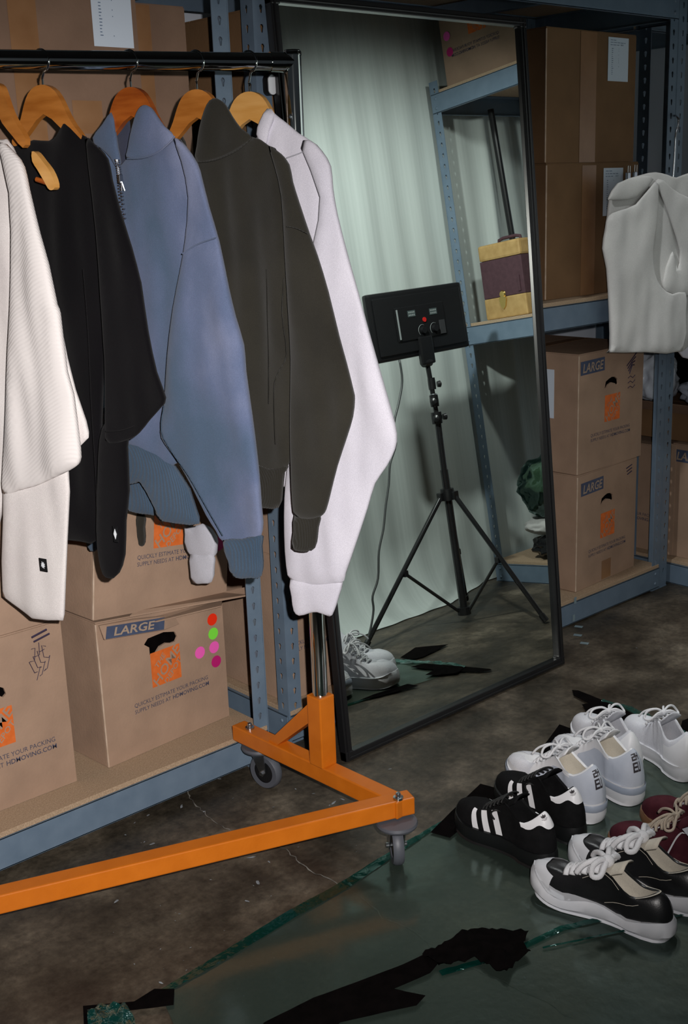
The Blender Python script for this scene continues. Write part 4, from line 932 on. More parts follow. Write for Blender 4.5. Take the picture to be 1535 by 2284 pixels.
obj('label_mark', newplate([(-.004, 0), (0, -.011), (.004, 0), (0, .011)], basis(tuple(q+ND*.0012), tuple(HD if np.cross(HD, ZV).dot(ND) > 0 else -HD), (0, 0, 1)), .0006), M['white_plastic'], g)
seam(g, P, [(185, 600), (196, 740), (203, 900), (214, 1080), (217, 1200)], .028, .0010, 'blackcloth'); seam(g, P, [(236, 962), (270, 960), (300, 950)], .060, .0010, 'blackcloth')
# cream top at the picture edge, its hanger poking through
P = rail_pt(-10)
g = thing('cream_top', (P[0], P[1], P[2]), 'cream knitted top with layered sleeve at the left picture edge', 'top')
cloth(g, P, 'torso', [(-70, 300), (-40, 296), (0, 312), (30, 340), (40, 600), (30, 900), (10, 1100), (-40, 1300), (-72, 1290), (-80, 700)], .0, .026, .06, 'cream', .005, seed=24)
cloth(g, P, 'sleeve', [(-5, 316), (30, 340), (50, 370), (61, 420), (85, 520), (105, 590), (124, 680), (131, 700), (146, 830), (160, 880), (176, 1000), (176, 1030), (168, 1042), (145, 1055), (112, 1070), (80, 1084), (40, 1095), (12, 1106), (4, 1075), (10, 960), (18, 800), (24, 600), (22, 430)], .036, .018, .03, 'cream_rib', .008, seed=25, smooth=2)
cloth(g, P, 'sleeve_flap', [(120, 690), (128, 700), (148, 800), (166, 870), (190, 940), (198, 976), (186, 988), (172, 1002), (150, 960), (130, 850)], .012, .014, .03, 'cream', .002, seed=26, smooth=1)
cloth(g, P, 'long_sleeve', [(8, 1060), (60, 1075), (120, 1050), (150, 1040), (153, 1100), (148, 1200), (144, 1300), (141, 1384), (110, 1384), (74, 1380), (40, 1355), (6, 1330), (4, 1250), (8, 1150)], .028, .014, .03, 'cream', .004, seed=27, smooth=1)
q = atp((97, 1260), P+ND*.052, ND); B_ = tuple(HD if np.cross(HD, ZV).dot(ND) > 0 else -HD)
obj('woven_label', newplate([(-.0105, -.014), (.0105, -.014), (.0105, .014), (-.0105, .014)], basis(tuple(q), B_, (0, 0, 1)), .0008), M['black'], g)
star = []
for k in range(16): a = k*math.pi/8; r = (.0045, .0072)[k % 2]*(1.15 if k % 4 == 1 else 1); star.append((r*math.cos(a)*.8, r*math.sin(a)))
obj('label_mark', newplate(star, basis(tuple(q+ND*.0012), B_, (0, 0, 1)), .0006), M['white_plastic'], g)
# the stray hanger arm that shows in front of the black top
Pk = rail_pt(90); O = Pk+ND*.062
sh = thing('clothes_hanger', tuple(atp((20, 250), O, ND)), 'amber hanger at the left picture edge, its arm crossing the black neckline', 'hanger', 'wooden hangers on the chrome rail')
def slab(ol, O, th, m, t, name='wooden_body', sm=2):
    pts = [atp(q, O, ND) for q in ol]; H = HD; uv = [(float(np.dot(q-O, H)), float(q[2]-O[2])) for q in pts]; uv = catmull(uv, sm)
    T = basis(tuple(O), tuple(H), (0, 0, 1)); za = np.array([T[0][2], T[1][2], T[2][2]])
    if za.dot(ND) < 0: T = Matrix.Translation(tuple(ND*th)) @ T
    bm = newplate(uv, T, th); es = [e for e in bm.edges if len(e.link_faces) == 2 and e.calc_face_angle(0) > 1.0]
    bmesh.ops.bevel(bm, geom=es, offset=.002, segments=2, affect='EDGES'); return obj(name, bm, m, t, smooth='auto')
slab([(-30, 180), (0, 185), (14, 194), (22, 215), (34, 250), (50, 280), (68, 310), (62, 330), (40, 305), (16, 275), (0, 245), (-30, 230)], O, .013, M['wood_mid'], sh)
slab([(82, 338), (92, 342), (106, 360), (120, 378), (130, 400), (133, 418), (126, 424), (118, 420), (108, 402), (94, 378), (83, 360)], O, .013, M['wood_light'], sh)
obj('hook', newtube([tuple(atp((-14, 182), O, ND)), tuple(atp((-14, 150), O, ND)), tuple(rail_pt(-10)+ZV*.021), tuple(rail_pt(-10)+ZV*.005+HD*.02)], .0021, 8), M['chrome'], sh, smooth=True)
obj('trouser_bar', newtube([tuple(atp(q, O+ND*.005, ND)) for q in [(82, 400), (100, 406), (120, 412)]], .005, 10), M['wood_red'], sh, smooth='auto')

# undyed cotton shirt by the corner post
SN = np.array([-.25, -.968, 0.]); SH = np.array([.968, -.25, 0.]); SP = np.array([3.50, 2.30, 1.3])
sg = thing('cotton_shirt', (3.55, 2.29, 1.46), 'undyed cotton shirt hanging by the corner post at right', 'shirt')
def scl(name, ol, off, T, R, fold, seed, m='linen', ff=(9, 3)):
    return obj(name, inflate(ol, SP, SN, SH, off, T, R, fold, ff, seed, .016, VV=(0, 0, 1)), M[m], sg, smooth=True)
scl('back_panel', [(1357, 480), (1362, 440), (1380, 408), (1430, 390), (1462, 384), (1490, 390), (1510, 396), (1540, 385), (1570, 395), (1582, 450), (1582, 735), (1560, 745), (1522, 784), (1440, 786), (1352, 786), (1362, 778), (1361, 700), (1355, 600), (1346, 555), (1352, 510)], 0, .026, .06, .006, 51)
scl('front_panel', [(1357, 482), (1380, 470), (1420, 455), (1462, 405), (1470, 430), (1466, 500), (1458, 560), (1462, 610), (1476, 640), (1500, 656), (1530, 652), (1532, 700), (1524, 782), (1440, 786), (1353, 786), (1362, 778), (1361, 700), (1355, 600), (1346, 555), (1352, 512)], .026, .016, .03, .006, 52)
scl('collar', [(1462, 404), (1480, 402), (1500, 420), (1535, 440), (1575, 440), (1575, 640), (1540, 660), (1500, 655), (1478, 636), (1500, 560), (1512, 600), (1518, 560), (1500, 500), (1482, 450)], .020, .014, .03, .004, 53)
scl('shoulder', [(1358, 442), (1380, 408), (1430, 392), (1458, 400), (1420, 440), (1378, 446), (1360, 446)], .026, .016, .03, .003, 54)
hk = [(1509, 258), (1514, 266), (1513, 280), (1508, 300), (1506, 340), (1502, 400), (1500, 424)]
hg = thing('wire_hanger', tuple(at((1509, 258), 1, 2.365)), 'long steel hook holding up the undyed cotton shirt', 'hanger')
obj('hook', newtube(catmull([tuple(at(q, 1, 2.33-.02*i/6)) for i, q in enumerate(hk)][1:], 3, False), .0035, 8), M['steel'], hg, smooth=True)
pk = at((1509, 258), 1, 2.395); p2_ = at((1514, 266), 1, 2.33)
obj('hook', newtube([tuple(pk+np.array([0, .02, 0])), tuple(pk), tuple(p2_)], .003, 8), M['steel'], hg, smooth=True)
sg2 = thing('white_shirt', (3.75, 2.22, 1.0), 'white cloth corner hanging behind the undyed shirt at right edge', 'shirt')
obj('panel', inflate([(1500, 700), (1555, 690), (1585, 700), (1585, 815), (1560, 812), (1534, 800), (1515, 786)], SP+np.array([.02, .05, 0]), SN, SH, 0, .02, .04, .005, (9, 3), 60, .016, VV=(0, 0, 1)), M['white_fl'], sg2, smooth=True)
#PART4
# ------------------------------------------------------------------ film sheets and black tape on the floor
def fpoly(pts): return [tuple(at(p, 2, 0)[:2]) for p in pts]
def sheet(name, ol, z, m, label=None, cat=None, parent=None, amp=.0, seed=0, step=.03, kind=None, part_label=None):
    uv = resample(ol, step); rng = random.Random(seed); B = np.array(uv); lo = B.min(0); hi = B.max(0); G = []
    y = lo[1]
    while y < hi[1]:
        x = lo[0]
        while x < hi[0]:
            p = (x+rng.uniform(-.3, .3)*step, y+rng.uniform(-.3, .3)*step)
            if inside(p, uv): G.append(p)
            x += step
        y += step
    v, e, f, *_ = delaunay_2d_cdt([Vector(p) for p in uv+G], [(i, (i+1) % len(uv)) for i in range(len(uv))], [], 0, 1e-6)
    bm = bmesh.new(); V = [bm.verts.new((p.x, p.y, z+amp*(abs(noise.noise(Vector((p.x*22+seed, p.y*22, 0))))+.6*abs(noise.noise(Vector((p.x*60, p.y*60, seed))))))) for p in v]
    for t in f:
        c = (sum(v[i].x for i in t)/3, sum(v[i].y for i in t)/3)
        if inside(c, uv): bm.faces.new([V[i] for i in t])
    for q in list(bm.verts):
        if not q.link_faces: bm.verts.remove(q)
    for fc in bm.faces:
        if fc.normal.z < 0: fc.normal_flip()
    o = obj(name, bm, m, parent, part_label, kind, smooth=True, normals=False)
    if label: tag(o, label, cat)
    return o
S1 = fpoly([(355, 2212), (500, 2128), (640, 2040), (760, 1975), (870, 1905), (960, 1850), (1060, 1795), (1130, 1755), (1190, 1700), (1250, 1650), (1300, 1605), (1345, 1568), (1400, 1580), (1535, 1640), (1640, 1690), (1760, 1850), (1640, 1960), (1535, 2010), (1380, 2045), (1250, 2075), (1130, 2130), (980, 2170), (760, 2260), (640, 2360), (420, 2360)])
s1 = sheet('film_sheet', S1, .0016, M['film'], 'wide clear film sheet taped to the floor under the shoes', 'film', amp=.0012, seed=1, step=.04)
S2 = fpoly([(1700, 1955), (1535, 2008), (1400, 2040), (1250, 2076), (1150, 2122), (960, 2172), (800, 2235), (640, 2310), (560, 2380), (1000, 2480), (1700, 2480), (1900, 2200)])
s2 = sheet('film_sheet', S2, .0030, M['film'], 'second clear film sheet filling the bottom right corner', 'film', amp=.0012, seed=2, step=.04)
def strip(line, wd, m, par, name, z, amp, seed, taper=True):
    P = [at(p, 2, 0)[:2] for p in line]; L = []; R_ = []
    for i, p in enumerate(P):
        d = P[min(i+1, len(P)-1)]-P[max(i-1, 0)]; d = d/np.linalg.norm(d); n = np.array([-d[1], d[0]]); ww = wd[i] if isinstance(wd, list) else wd
        L.append(tuple(p+n*ww*.15)); R_.append(tuple(p-n*ww*.85))
    return sheet(name, L+R_[::-1], z, m, parent=par, amp=amp, seed=seed, step=.010)
strip([(358, 2214), (500, 2128), (640, 2040), (760, 1975), (870, 1905), (930, 1868)], [.016, .026, .030, .028, .022, .018], M['film_edge'], s1, 'folded_edge', .0034, .0025, 3)
strip([(925, 1872), (960, 1850), (1060, 1795), (1130, 1755), (1190, 1700), (1250, 1650)], .014, M['film_edge'], s1, 'folded_edge', .0034, .003, 4)
strip([(1345, 1566), (1400, 1578), (1535, 1640), (1640, 1690)], [.018, .024, .030, .03], M['film_crumple'], s1, 'crumpled_edge', .004, .010, 5)
strip([(980, 2172), (1130, 2128), (1250, 2072), (1380, 2042), (1560, 2000)], .016, M['film_edge'], s1, 'folded_edge', .0040, .003, 6)
strip([(1210, 2118), (1400, 2078), (1535, 2040)], .006, M['film_edge'], s2, 'folded_edge', .0052, .002, 7)
def tape(pts, label, z=.0062, amp=.0008, seed=0, th=True):
    return sheet('tape_piece', fpoly(pts), z, M['black_matte'], label, 'tape', amp=amp, seed=seed, step=.012)
tape([(1072, 1753), (1128, 1768), (1092, 1800), (1040, 1845), (1004, 1874), (960, 1862), (1010, 1812)], 'black tape patch under the toe of the near striped shoe', seed=1)
tape([(1248, 1620), (1282, 1632), (1240, 1672), (1205, 1690), (1215, 1665)], 'black tape patch beside the toe of the grey-heeled white pair', seed=2)
tape([(1276, 1543), (1290, 1544), (1335, 1562), (1400, 1590), (1450, 1612), (1440, 1628), (1395, 1612), (1330, 1582), (1280, 1556)], 'long black tape strip pointing at the mirror corner', seed=3)
tape([(1298, 1577), (1335, 1570), (1368, 1600), (1330, 1612), (1312, 1600)], 'short black tape piece below the long strip by the mirror', z=.0085, seed=4)
tape([(1522, 1612), (1600, 1580), (1640, 1620), (1560, 1640), (1518, 1628)], 'black tape end entering at the right edge behind the white shoes', seed=5)
tape([(590, 2290), (700, 2235), (800, 2198), (900, 2160), (962, 2130), (985, 2150), (960, 2180), (880, 2215), (920, 2224), (950, 2230), (930, 2252), (760, 2290), (720, 2330), (560, 2330)], 'broad black tape band crossing the bottom edge between both films', z=.0095, seed=6)
sheet('tape_piece', fpoly([(942, 2140), (985, 2118), (1050, 2085), (1100, 2085), (1180, 2088), (1168, 2120), (1185, 2140), (1150, 2160), (1132, 2190), (1100, 2175), (1060, 2150), (1000, 2168), (960, 2160)]), .010, M['black_matte'], 'crumpled black tape lump in front of the wavy-soled shoe', 'tape', amp=.022, seed=7, step=.008)
tape([(186, 2250), (300, 2240), (345, 2212), (390, 2212), (388, 2248), (330, 2256), (270, 2262), (250, 2300), (190, 2330)], 'black tape at the near left corner of the film', z=.0065, seed=8)
sheet('crumpled_film', fpoly([(196, 2262), (230, 2252), (280, 2256), (300, 2280), (310, 2340), (200, 2360)]), .008, M['film_crumple'], 'glinting crumpled film at the bottom left edge', 'film', amp=.030, seed=9, step=.007)

# ------------------------------------------------------------------ shoes
HW = [(0, 0), (.012, .38), (.04, .66), (.09, .86), (.16, .94), (.26, .92), (.36, .86), (.46, .88), (.56, 1.0), (.66, 1.13), (.74, 1.18), (.82, 1.12), (.89, .95), (.945, .70), (.98, .42), (1, 0)]
def interp(tab, x):
    for (a, b), (c, d) in zip(tab, tab[1:]):
        if x <= c: return b+(d-b)*(x-a)/(c-a) if c > a else d
    return tab[-1][1]
class Shoe:
    def __init__(s, heel, az, L=.29, wd=.036, sole=.026, ankle=.062, heelz=.080, thr=(.40, .66), toez=.052, instep=.088, toespring=.010, side=1, openw=.030, waves=0.0, flare=0.003, narrow=.013):
        s.L, s.wd, s.sole, s.waves, s.flare, s.tsp = L, wd, sole, waves, flare, toespring
        K = 1.36; s.sole = sole = sole*1.2
        s.ankle, s.heelz, s.thr, s.toez, s.instep, s.openw, s.narrow = ankle*K, heelz*K, thr, toez*K*.97, instep*K, openw, narrow
        s.side = side
        s.T = Matrix.Translation((heel[0], heel[1], .0035)) @ Matrix.Rotation(math.radians(az), 4, 'Z')
        up = [(x, w) for x, w in HW]; n = 26
        xs = [.5-.5*math.cos(math.pi*i/n) for i in range(n+1)]
        half = [(x, interp(HW, x)) for x in xs]
        # t=0 at the toe, round by +y to the heel, back by -y
        s.per = [(x, w) for x, w in half[::-1]] + [(x, -w) for x, w in half[1:-1]]
        s.N = len(s.per)
    def P(s, i, out=0.0, z=0.0):
        x, w = s.per[i % s.N]; cv = -.010*math.sin(x*math.pi)*s.side*(1 if x > .3 else .5)
        nx = (x-.5)*2*out*(abs(x-.5)*2)**3; ny = math.copysign(out, w) if abs(w) > .01 else 0
        return Vector((x*s.L+nx, w*s.wd+ny+cv, z+s.tsp*max(0, (x-.72)/.28)**2))
    def soletop(s, i):
        x, w = s.per[i % s.N]
        z = s.sole + .004*max(0, (.3-x)/.3) + .007*max(0, (x-.86)/.14)
        if s.waves: z += s.waves*math.sin(x*14+ (0.6 if w > 0 else 2)) + s.waves*2.2*max(0, (x-.84)/.16)
        return z
    def Q(s, i):
        x, w = s.per[i % s.N]; a, b = s.thr; sg = 1 if w > 0 else -1 if w < 0 else 0
        if x >= b+.06:
            f = (x-b-.06)/(1-b-.06); return Vector(((b+.012*0)*s.L, s.narrow*.75*(1-f)*sg, s.toez+.004))
        if x >= a:
            f = (x-a)/(b+.06-a); return Vector(((a+(b-a)*f)*s.L, sg*(s.narrow+.012*(1-f)**1.5), s.instep+(s.toez+.004-s.instep)*f**.85))
        f = x/a
        xx = (.030/s.L+(a-.030/s.L)*f)*s.L
        yy = s.openw*math.sin(min(1, f*1.5+.02)*math.pi/2)**.7*(1-.18*max(0, (f-.6)/.4)) if f > 0 else 0
        zz = s.ankle+(s.heelz-s.ankle)*(1-min(1, f/.45))**1.6 + (s.instep-s.ankle)*max(0, (f-.45)/.55)**1.4
        return Vector((xx, sg*yy, zz))
    def S(s, i, v, off=0.0):
        i0 = int(math.floor(i)) ; fr = i-i0
        def one(k):
            p = s.P(k, -.001, s.soletop(k)-.006); q = s.Q(k); x, w = s.per[k % s.N]
            toe = max(0, min(1, (x-s.thr[1]+.05)/.2))
            c1 = p+Vector((0, 0, (q.z-p.z)*(.62+.35*toe))); d = (p-q); d.z = 0
            c2 = q+d*(.22+.42*toe)+Vector((0, 0, .004+.010*toe))
            if x < .12: c1 += Vector((-.004*(1-x/.12), 0, 0)); c2 += Vector((-.002, 0, 0))
            u = 1-v; return p*(u**3)+c1*(3*u*u*v)+c2*(3*u*v*v)+q*(v**3)
        r = one(i0)*(1-fr)+one(i0+1)*fr
        if off:
            e = .02
            a = (s.S(i+.3, v)-s.S(i-.3, v)); b = (s.S(i, min(1, v+e))-s.S(i, max(0, v-e))); n = b.cross(a)
            if n.length > 1e-9:
                n.normalize(); c = Vector((s.L*.5, 0, .03))
                if n.dot(r-c) < 0: n = -n
                r = r+n*off
        return r
    def patch(s, i0, i1, v0, v1, off=.0012, n=10, m=6):
        """v0,v1 numbers or functions of 0..1 along i"""
        bm = bmesh.new(); g = []
        for a in range(n+1):
            f = a/n; lo = v0(f) if callable(v0) else v0; hi = v1(f) if callable(v1) else v1
            g.append([bm.verts.new(s.T @ s.S(i0+(i1-i0)*f, lo+(hi-lo)*b/m, off)) for b in range(m+1)])
        for a in range(n):
            for b in range(m): bm.faces.new((g[a][b], g[a+1][b], g[a+1][b+1], g[a][b+1])).smooth = True
        return bm
    def slant(s, ia, ib, dv, wid, v0, v1, off=.0012):
        """stripe running from (ia, v0) up to (ib, v1)"""
        bm = bmesh.new(); g = []
        for a in range(9):
            f = a/8; v = v0+(v1-v0)*f; i = ia+(ib-ia)*f
            g.append([bm.verts.new(s.T @ s.S(i+wid*k, v, off)) for k in (-.5, 0, .5)])
        for a in range(8):
            for k in range(2): bm.faces.new((g[a][k], g[a+1][k], g[a+1][k+1], g[a][k+1]))
        return bm
    def build(s, name, label, group, mu, ms, ml, mlace, lining=None, nl=6, lw=.0030, bow=True, cat='shoe', tongue=None, outsole=None, seedb=0):
        t = thing(name, s.T.to_translation(), label, cat, group); N = s.N; T = s.T
        # sole
        bm = bmesh.new(); rings = []
        for (out, zf) in ((-.004, 0.0), (.0, .10), (s.flare, .35), (s.flare*.8, .75), (.0005, 1.0), (-.006, 1.0)):
            rings.append([bm.verts.new(T @ s.P(i, out, s.soletop(i)*zf)) for i in range(N)])
        for A_, B_ in zip(rings, rings[1:]):
            for i in range(N): bm.faces.new((A_[i], A_[(i+1) % N], B_[(i+1) % N], B_[i]))
        bm.faces.new(rings[0][::-1]); bm.faces.new(rings[-1])
        obj('sole', bm, ms, t, smooth='auto')
        # upper
        bm = bmesh.new(); V = 12; g = [[bm.verts.new(T @ s.S(i, k/V)) for k in range(V+1)] for i in range(N)]
        for i in range(N):
            for k in range(V): bm.faces.new((g[i][k], g[(i+1) % N][k], g[(i+1) % N][k+1], g[i][k+1]))
        # padded rim and inner wall
        def inn(i, d, z):
            q = s.Q(i); c = Vector((max(.05, min(q.x, s.thr[0]*s.L)), 0, 0)); dd = Vector((c.x-q.x, c.y-q.y, 0))
            if dd.length > 1e-6: dd.normalize()
            return T @ (q+dd*d+Vector((0, 0, z)))
        r1 = [bm.verts.new(inn(i, .0025, .0022)) for i in range(N)]; r2 = [bm.verts.new(inn(i, .0055, -.001)) for i in range(N)]
        for A_, B_ in (([g[i][V] for i in range(N)], r1), (r1, r2)):
            for i in range(N): bm.faces.new((A_[i], A_[(i+1) % N], B_[(i+1) % N], B_[i]))
        bmesh.ops.remove_doubles(bm, verts=bm.verts, dist=.00005)
        obj('upper', bm, mu, t, smooth=True)
        bm = bmesh.new(); a_ = [bm.verts.new(inn(i, .0050, -.001)) for i in range(N)]; b_ = [bm.verts.new(inn(i, .0050, -.022)) for i in range(N)]
        c_ = []
        for i in range(N):
            p = s.P(i, 0, s.sole+.006); p.y *= .62; p.x = min(max(p.x*.86+.012, .022), s.L*.72); c_.append(bm.verts.new(T @ p))
        for A_, B_ in ((a_, b_), (b_, c_)):
            for i in range(N): bm.faces.new((A_[i], A_[(i+1) % N], B_[(i+1) % N], B_[i]))
        bm.faces.new(c_)
        obj('lining', bm, lining or ml, t, smooth=True)
        # tongue
        a, b = s.thr; bm = bmesh.new(); g = []
        for k in range(13):
            f = k/12; x = (b+.01-(b-a+.115)*f)*s.L; z = s.toez-.004+(s.instep+.026-s.toez)*f**1.05; w2 = .012+.014*f
            g.append([bm.verts.new(T @ Vector((x, w2*q, z-.010*q*q*(1 if f < .8 else .8)+(.004 if f > .7 else 0)*(1-q*q)))) for q in (-1, -.5, 0, .5, 1)])
        for k in range(12):
            for q in range(4): bm.faces.new((g[k][q], g[k+1][q], g[k+1][q+1], g[k][q+1]))
        r = bmesh.ops.extrude_face_region(bm, geom=list(bm.faces)); vv = [v for v in r['geom'] if isinstance(v, bmesh.types.BMVert)]
        bmesh.ops.translate(bm, vec=(0, 0, -.004), verts=vv)
        obj('tongue', bm, tongue or mu, t, smooth=True)
        # laces: rows across the throat, then a bow
        bm = bmesh.new(); eyes = []
        for k in range(nl):
            f = .06+.86*k/(nl-1); x = b+.015-(b-a)*f
            zz = s.toez+.006+(s.instep-s.toez+.003)*f
            w2 = s.narrow*1.0+.012*f+.006; eyes.append((x*s.L, w2, zz))
        for (x, w2, z) in eyes:
            pts = [(x-.003, -w2-.002, z-.004), (x-.001, -w2*.7, z+.002), (x, 0, z+.005), (x-.001, w2*.7, z+.002), (x-.003, w2+.002, z-.004)]
            tube(bm, [T @ Vector(p) for p in catmull(pts, 3, False)], lw, 6)
        for e0, e1 in zip(eyes, eyes[1:]):
            for sg in (-1, 1):
                tube(bm, [T @ Vector(p) for p in ((e0[0], sg*e0[1]*.8, e0[2]+.001), ((e0[0]+e1[0])/2, 0, (e0[2]+e1[2])/2+.006), (e1[0], -sg*e1[1]*.8, e1[2]+.001))], lw*.85, 5)
        if bow:
            x, w2, z = eyes[-1]; z += .006
            for sg in (-1, 1):
                lp_ = [(x, 0, z), (x+.006, sg*.018, z+.010), (x+.014, sg*.040, z+.004), (x+.010, sg*.052, z-.012), (x-.004, sg*.044, z-.012), (x-.004, sg*.020, z+.002), (x, 0, z)]
                tube(bm, [T @ Vector(p) for p in catmull(lp_, 4, False)], lw*.9, 6)
                en = [(x, 0, z), (x+.018, sg*.012, z+.004), (x+.040, sg*.030, z-.008), (x+.052, sg*.040, z-.026)]
                tube(bm, [T @ Vector(p) for p in catmull(en, 4, False)], lw*.85, 6)
            bmesh.ops.create_icosphere(bm, subdivisions=2, radius=lw*2.1, matrix=T @ Matrix.Translation((x, 0, z)))
        obj('laces', bm, mlace, t, smooth=True)
        if outsole:
            bm = bmesh.new(); rr = [[bm.verts.new(T @ s.P(i, o_, z_)) for i in range(N)] for o_, z_ in ((-.003, -.0025), (.0012, -.0025), (.0016, .004), (-.003, .004))]
            for A_, B_ in zip(rr, rr[1:]):
                for i in range(N): bm.faces.new((A_[i], A_[(i+1) % N], B_[(i+1) % N], B_[i]))
            obj('outsole', bm, outsole, t)
        return t
NP = 52; HI = 26           # perimeter samples; the heel sits at index 26
def trefoil(sh, t, i0, v0, s_, m):
    """three pointed leaves crossed by thin bars, on the heel tab"""
    bm = bmesh.new(); p = sh.S(i0, v0, .0042); up = (sh.S(i0, v0+.05, .0042)-p).normalized(); rt = (sh.S(i0-.4, v0, .0042)-sh.S(i0+.4, v0, .0042)).normalized()
    if (rt.cross(up)).dot(p-Vector((sh.L*.4, 0, p.z))) < 0: rt = -rt
    Q = sh.T @ basis(p, rt, up) @ Matrix.Scale(s_, 4)
    for ang in (-40, 0, 40):
        c, sn = math.cos(math.radians(ang)), math.sin(math.radians(ang))
        leaf = [(0, 0), (.28, .35), (.30, .62), (.0, 1.10), (-.30, .62), (-.28, .35)]
        plate(bm, [((x*c+y*sn), (y*c-x*sn)) for x, y in leaf], Q, .04)
    for k in range(3):
        y0 = -.10-.22*k; w_ = .85-.20*k
        plate(bm, [(-w_, y0-.10), (w_, y0-.10), (w_, y0), (-w_, y0)], Q, .04)
    obj('printed_emblem', bm, m, t)
SU = mottled('black_suede', [(.3, (.0045, .0045, .005)), (.7, (.0075, .0075, .008))], 60, .85, 5, .3, 500, spec=.12)
BS = mat('black_rubber_sole', (.006, .0065, .007), .42)
WL = mottled('white_leather', [(.3, (.74, .74, .76)), (.7, (.82, .82, .84))], 12, .42, 5, .05, 200)
WM = fabric('white_mesh', [(.3, (.60, .61, .66)), (.7, (.72, .72, .76))], 20, 700, .5)
PG = mottled('pale_blue_grey_suede', [(.3, (.46, .50, .58)), (.7, (.56, .60, .68))], 20, .8)
CI = fabric('ivory_lining', [(.3, (.62, .56, .46)), (.7, (.70, .65, .55))], 9)
WS = mat('white_rubber_sole', (.72, .73, .76), .4); GS = mat('grey_midsole', (.36, .41, .50), .5); WLc = fabric('white_lace', [(.3, (.72, .72, .74)), (.7, (.80, .80, .82))], 40, 1200, .6)
DK = mat('dark_print', (.03, .025, .03), .6); BLc = mat('black_lace', (.005, .005, .005), .6)
for k, (hp, az, lab) in enumerate([((1.908, 1.478), 92, 'nearer black suede shoe with three white stripes facing the camera'), ((2.040, 1.500), 84, 'farther black suede shoe beside the white grey-heeled pair')]):
    s = Shoe(hp, az, .285, .037, .034, .074, .098, (.42, .68), .060, .098, openw=.031)
    t = s.build('striped_shoe', lab, 'black three-striped shoes', SU, BS, SU, BLc, lining=SU, nl=6, lw=.0024, bow=False)
    lp_ = [(s.L*.46, .01, .094), (s.L*.50, .03, .108), (s.L*.54, .035, .098), (s.L*.52, .03, .082)]
    obj('lace_loop', newtube([s.T @ Vector(p) for p in catmull(lp_, 4, False)], .0022, 6), BLc, t, smooth=True)
    for j in range(3):
        for sgn in (1, -1):
            ia = 9.6+j*1.85; ib = ia-1.5+j*.1; ia, ib = (ia, ib) if sgn > 0 else (52-ia, 52-ib)
            obj('stripe', s.slant(ia, ib, 0, 1.0, .06, .66), WL, t, 'white leather stripe')
    top = lambda f: .985
    low = lambda f: .60-.20*math.exp(-((f-.5)/.16)**2)+.03*math.cos(f*25)
    obj('heel_tab', s.patch(HI-8.0, HI+8.0, low, top, .0016, 30, 6), WL, t, 'white leather heel tab')
    trefoil(s, t, HI-1.8, .72, .0085, DK)
def mark(s, t, i0, v0):
    """blocky dark letters stitched on the heel"""
    bm = bmesh.new()
    segs = {'E': [(0, 0, 0, 4), (0, 0, 2, 0), (0, 2, 2, 2), (0, 4, 2, 4)], 'U': [(0, 0, 0, 4), (2, 0, 2, 4), (0, 0, 2, 0)], 'H': [(0, 0, 0, 4), (2, 0, 2, 4), (0, 2, 2, 2)], '2': [(0, 4, 2, 4), (2, 4, 2, 2), (0, 2, 2, 2), (0, 2, 0, 0), (0, 0, 2, 0)]}
    def pt(x, y): return s.T @ s.S(i0+x*.42, v0+y*.040, .0024)
    for col, row, ch in ((-3.2, 6, '2'), (-.2, 6, 'H'), (-3.2, 0, 'E'), (-.2, 0, 'U')):
        for (x0, y0, x1, y1) in segs[ch]:
            a, b = (min(x0, x1)-.42, min(y0, y1)-.5); c, d = (max(x0, x1)+.42, max(y0, y1)+.5); n = 3
            G_ = [[bm.verts.new(pt(col+a+(c-a)*p/n, row+b+(d-b)*q/n)) for q in range(n+1)] for p in range(n+1)]
            for p in range(n):
                for q in range(n): bm.faces.new((G_[p][q], G_[p+1][q], G_[p+1][q+1], G_[p][q+1]))
    obj('heel_print', bm, DK, t)
for k, (hp, az, lab) in enumerate([((2.152, 1.525), 88, 'nearer white trainer with pale blue-grey heel and dark heel print'), ((2.285, 1.508), 82, 'farther white trainer with pale blue-grey heel and dark heel print')]):
    s = Shoe(hp, az, .298, .041, .042, .080, .104, (.42, .68), .062, .106, openw=.034, toespring=.012)
    t = s.build('trainer', lab, 'white trainers with grey heels', WL, WS, CI, WLc, lining=CI, nl=6, lw=.0034)
    obj('heel_panel', s.patch(HI-8, HI+8, .03, lambda f: .93-.25*abs(f-.5), .0014, 28, 8), PG, t, 'pale blue-grey suede heel panel')
    mark(s, t, HI-.6, .30)
    obj('mesh_panel', s.patch(2, 10, .25, .75, .0010, 16, 5), WM, t); obj('mesh_panel', s.patch(42, 50, .25, .75, .0010, 16, 5), WM, t)
    obj('side_panel', s.patch(11, 19, .05, lambda f: .35+.35*f, .0016, 16, 5), PG, t); obj('side_panel', s.patch(33, 41, .05, lambda f: .70-.35*f, .0016, 16, 5), PG, t)
    bm = bmesh.new(); rr = [[bm.verts.new(s.T @ s.P(i, s.flare+.0012*q, s.soletop(i)*(.58+.34*r))) for i in range(NP)] for q, r in ((0, 0), (1, .1), (1, .9), (0, 1))]
    for A_, B_ in zip(rr, rr[1:]):
        for i in range(NP): bm.faces.new((A_[i], A_[(i+1) % NP], B_[(i+1) % NP], B_[i]))
    obj('sole_band', bm, GS, t, 'grey band round the sole', smooth='auto')
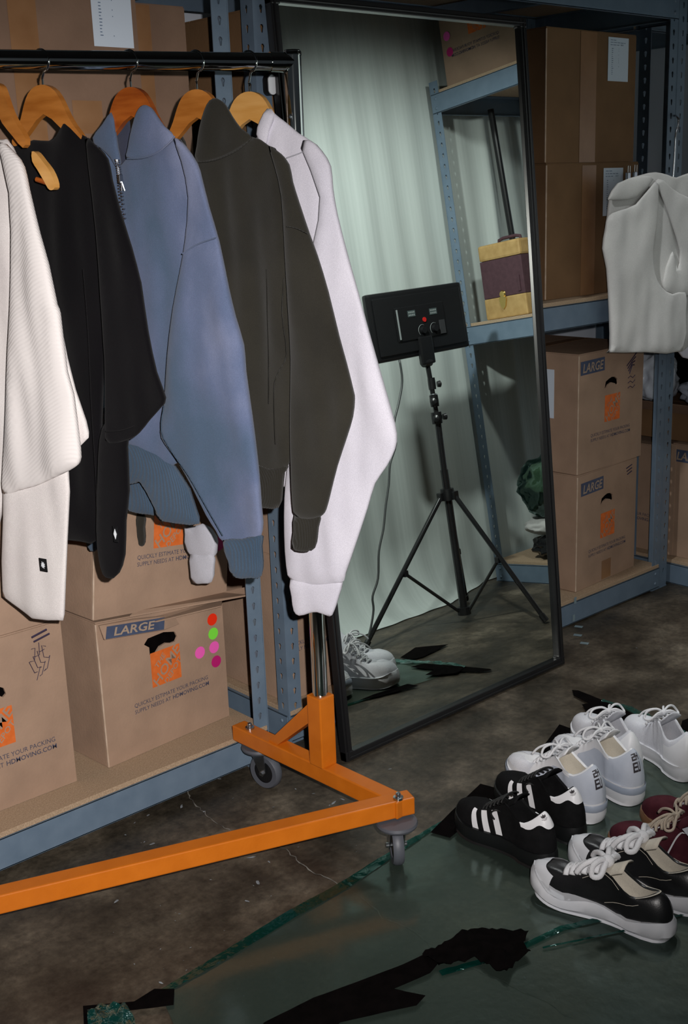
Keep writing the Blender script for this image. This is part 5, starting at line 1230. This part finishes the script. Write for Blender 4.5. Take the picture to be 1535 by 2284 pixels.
for k, (hp, az, lab) in enumerate([((2.386, 1.590), 68, 'plain white shoe standing left in the farthest pair'), ((2.478, 1.480), 69, 'plain white shoe standing right in the farthest pair')]):
    s = Shoe(hp, az, .290, .041, .032, .066, .092, (.42, .66), .056, .096, openw=.031)
    t = s.build('white_shoe', lab, 'plain white shoes', WM, WS, WM, WLc, lining=WM, nl=5, lw=.0034)
    obj('heel_panel', s.patch(HI-9, HI+9, .02, lambda f: .45+.40*math.sin(math.pi*f)**1.5, .0014, 28, 8), WL, t, 'smooth white heel panel')
BL = mottled('black_leather', [(.3, (.008, .008, .009)), (.7, (.012, .012, .013))], 30, .35, 4, .12, 300)
CL = fabric('cream_canvas', [(.3, (.56, .51, .42)), (.7, (.66, .61, .52))], 9); WSm = mottled('off_white_midsole', [(.3, (.58, .60, .64)), (.7, (.68, .69, .72))], 20, .55)
for k, (hp, az, lab) in enumerate([((1.872, 1.148), 101, 'nearer black and white shoe with a thick wavy white sole'), ((1.995, 1.150), 98, 'farther black and white wavy-soled shoe, mostly behind its mate')]):
    s = Shoe(hp, az, .315, .037, .030, .060, .072, (.42, .74), .056, .088, waves=.0065, flare=.007, toespring=.012)
    t = s.build('wavy_shoe', lab, 'wavy-soled shoes', BL, WSm, CL, WLc, lining=CL, nl=7, lw=.0070, tongue=CL)
    obj('toe_bumper', s.patch(-7, 7, .0, lambda f: .56+.10*math.cos((f-.5)*6), .0022, 24, 6), WSm, t, 'tall off-white rubber toe bumper')
    obj('collar_trim', s.patch(19, 33, .90, .995, .0016, 24, 4), CL, t, 'cream padded collar')
    for a, b, c, d in ((14, 19, .10, .55), (33, 38, .55, .10)):
        obj('stitching', newtube([s.T @ s.S(a+(b-a)*q/10, c+(d-c)*q/10, .0014) for q in range(11)], .0006, 4), CL, t)
        obj('stitching', newtube([s.T @ s.S(a-3+(b-a)*q/10, .62+.2*math.sin(q*.3), .0014) for q in range(11)], .0006, 4), CL, t)
MR = mottled('maroon_suede', [(.3, (.050, .010, .016)), (.7, (.085, .020, .028))], 30, .85, 5, .3, 500, spec=.12); GM = mat('gum_rubber', (.20, .10, .05), .5); TL = fabric('tan_lace', [(.3, (.42, .34, .26)), (.7, (.52, .44, .35))], 40, 1200, .5)
for k, (hp, az, lab) in enumerate([((2.150, 1.172), 107, 'nearer maroon suede shoe with beige laces, cut by the right edge'), ((2.290, 1.185), 104, 'farther maroon suede shoe, only its toe cap peeping out')]):
    s = Shoe(hp, az, .285, .036, .022, .058, .072, (.42, .70), .050, .084)
    t = s.build('maroon_shoe', lab, 'maroon suede shoes', MR, GM, WM, TL, lining=WM, nl=6, lw=.0036, bow=True)
    for i0 in (13, 39): obj('side_line', s.slant(i0, i0+(2.5 if i0 < 26 else -2.5), 0, .25, .1, .9), WL, t, 'thin white piping')
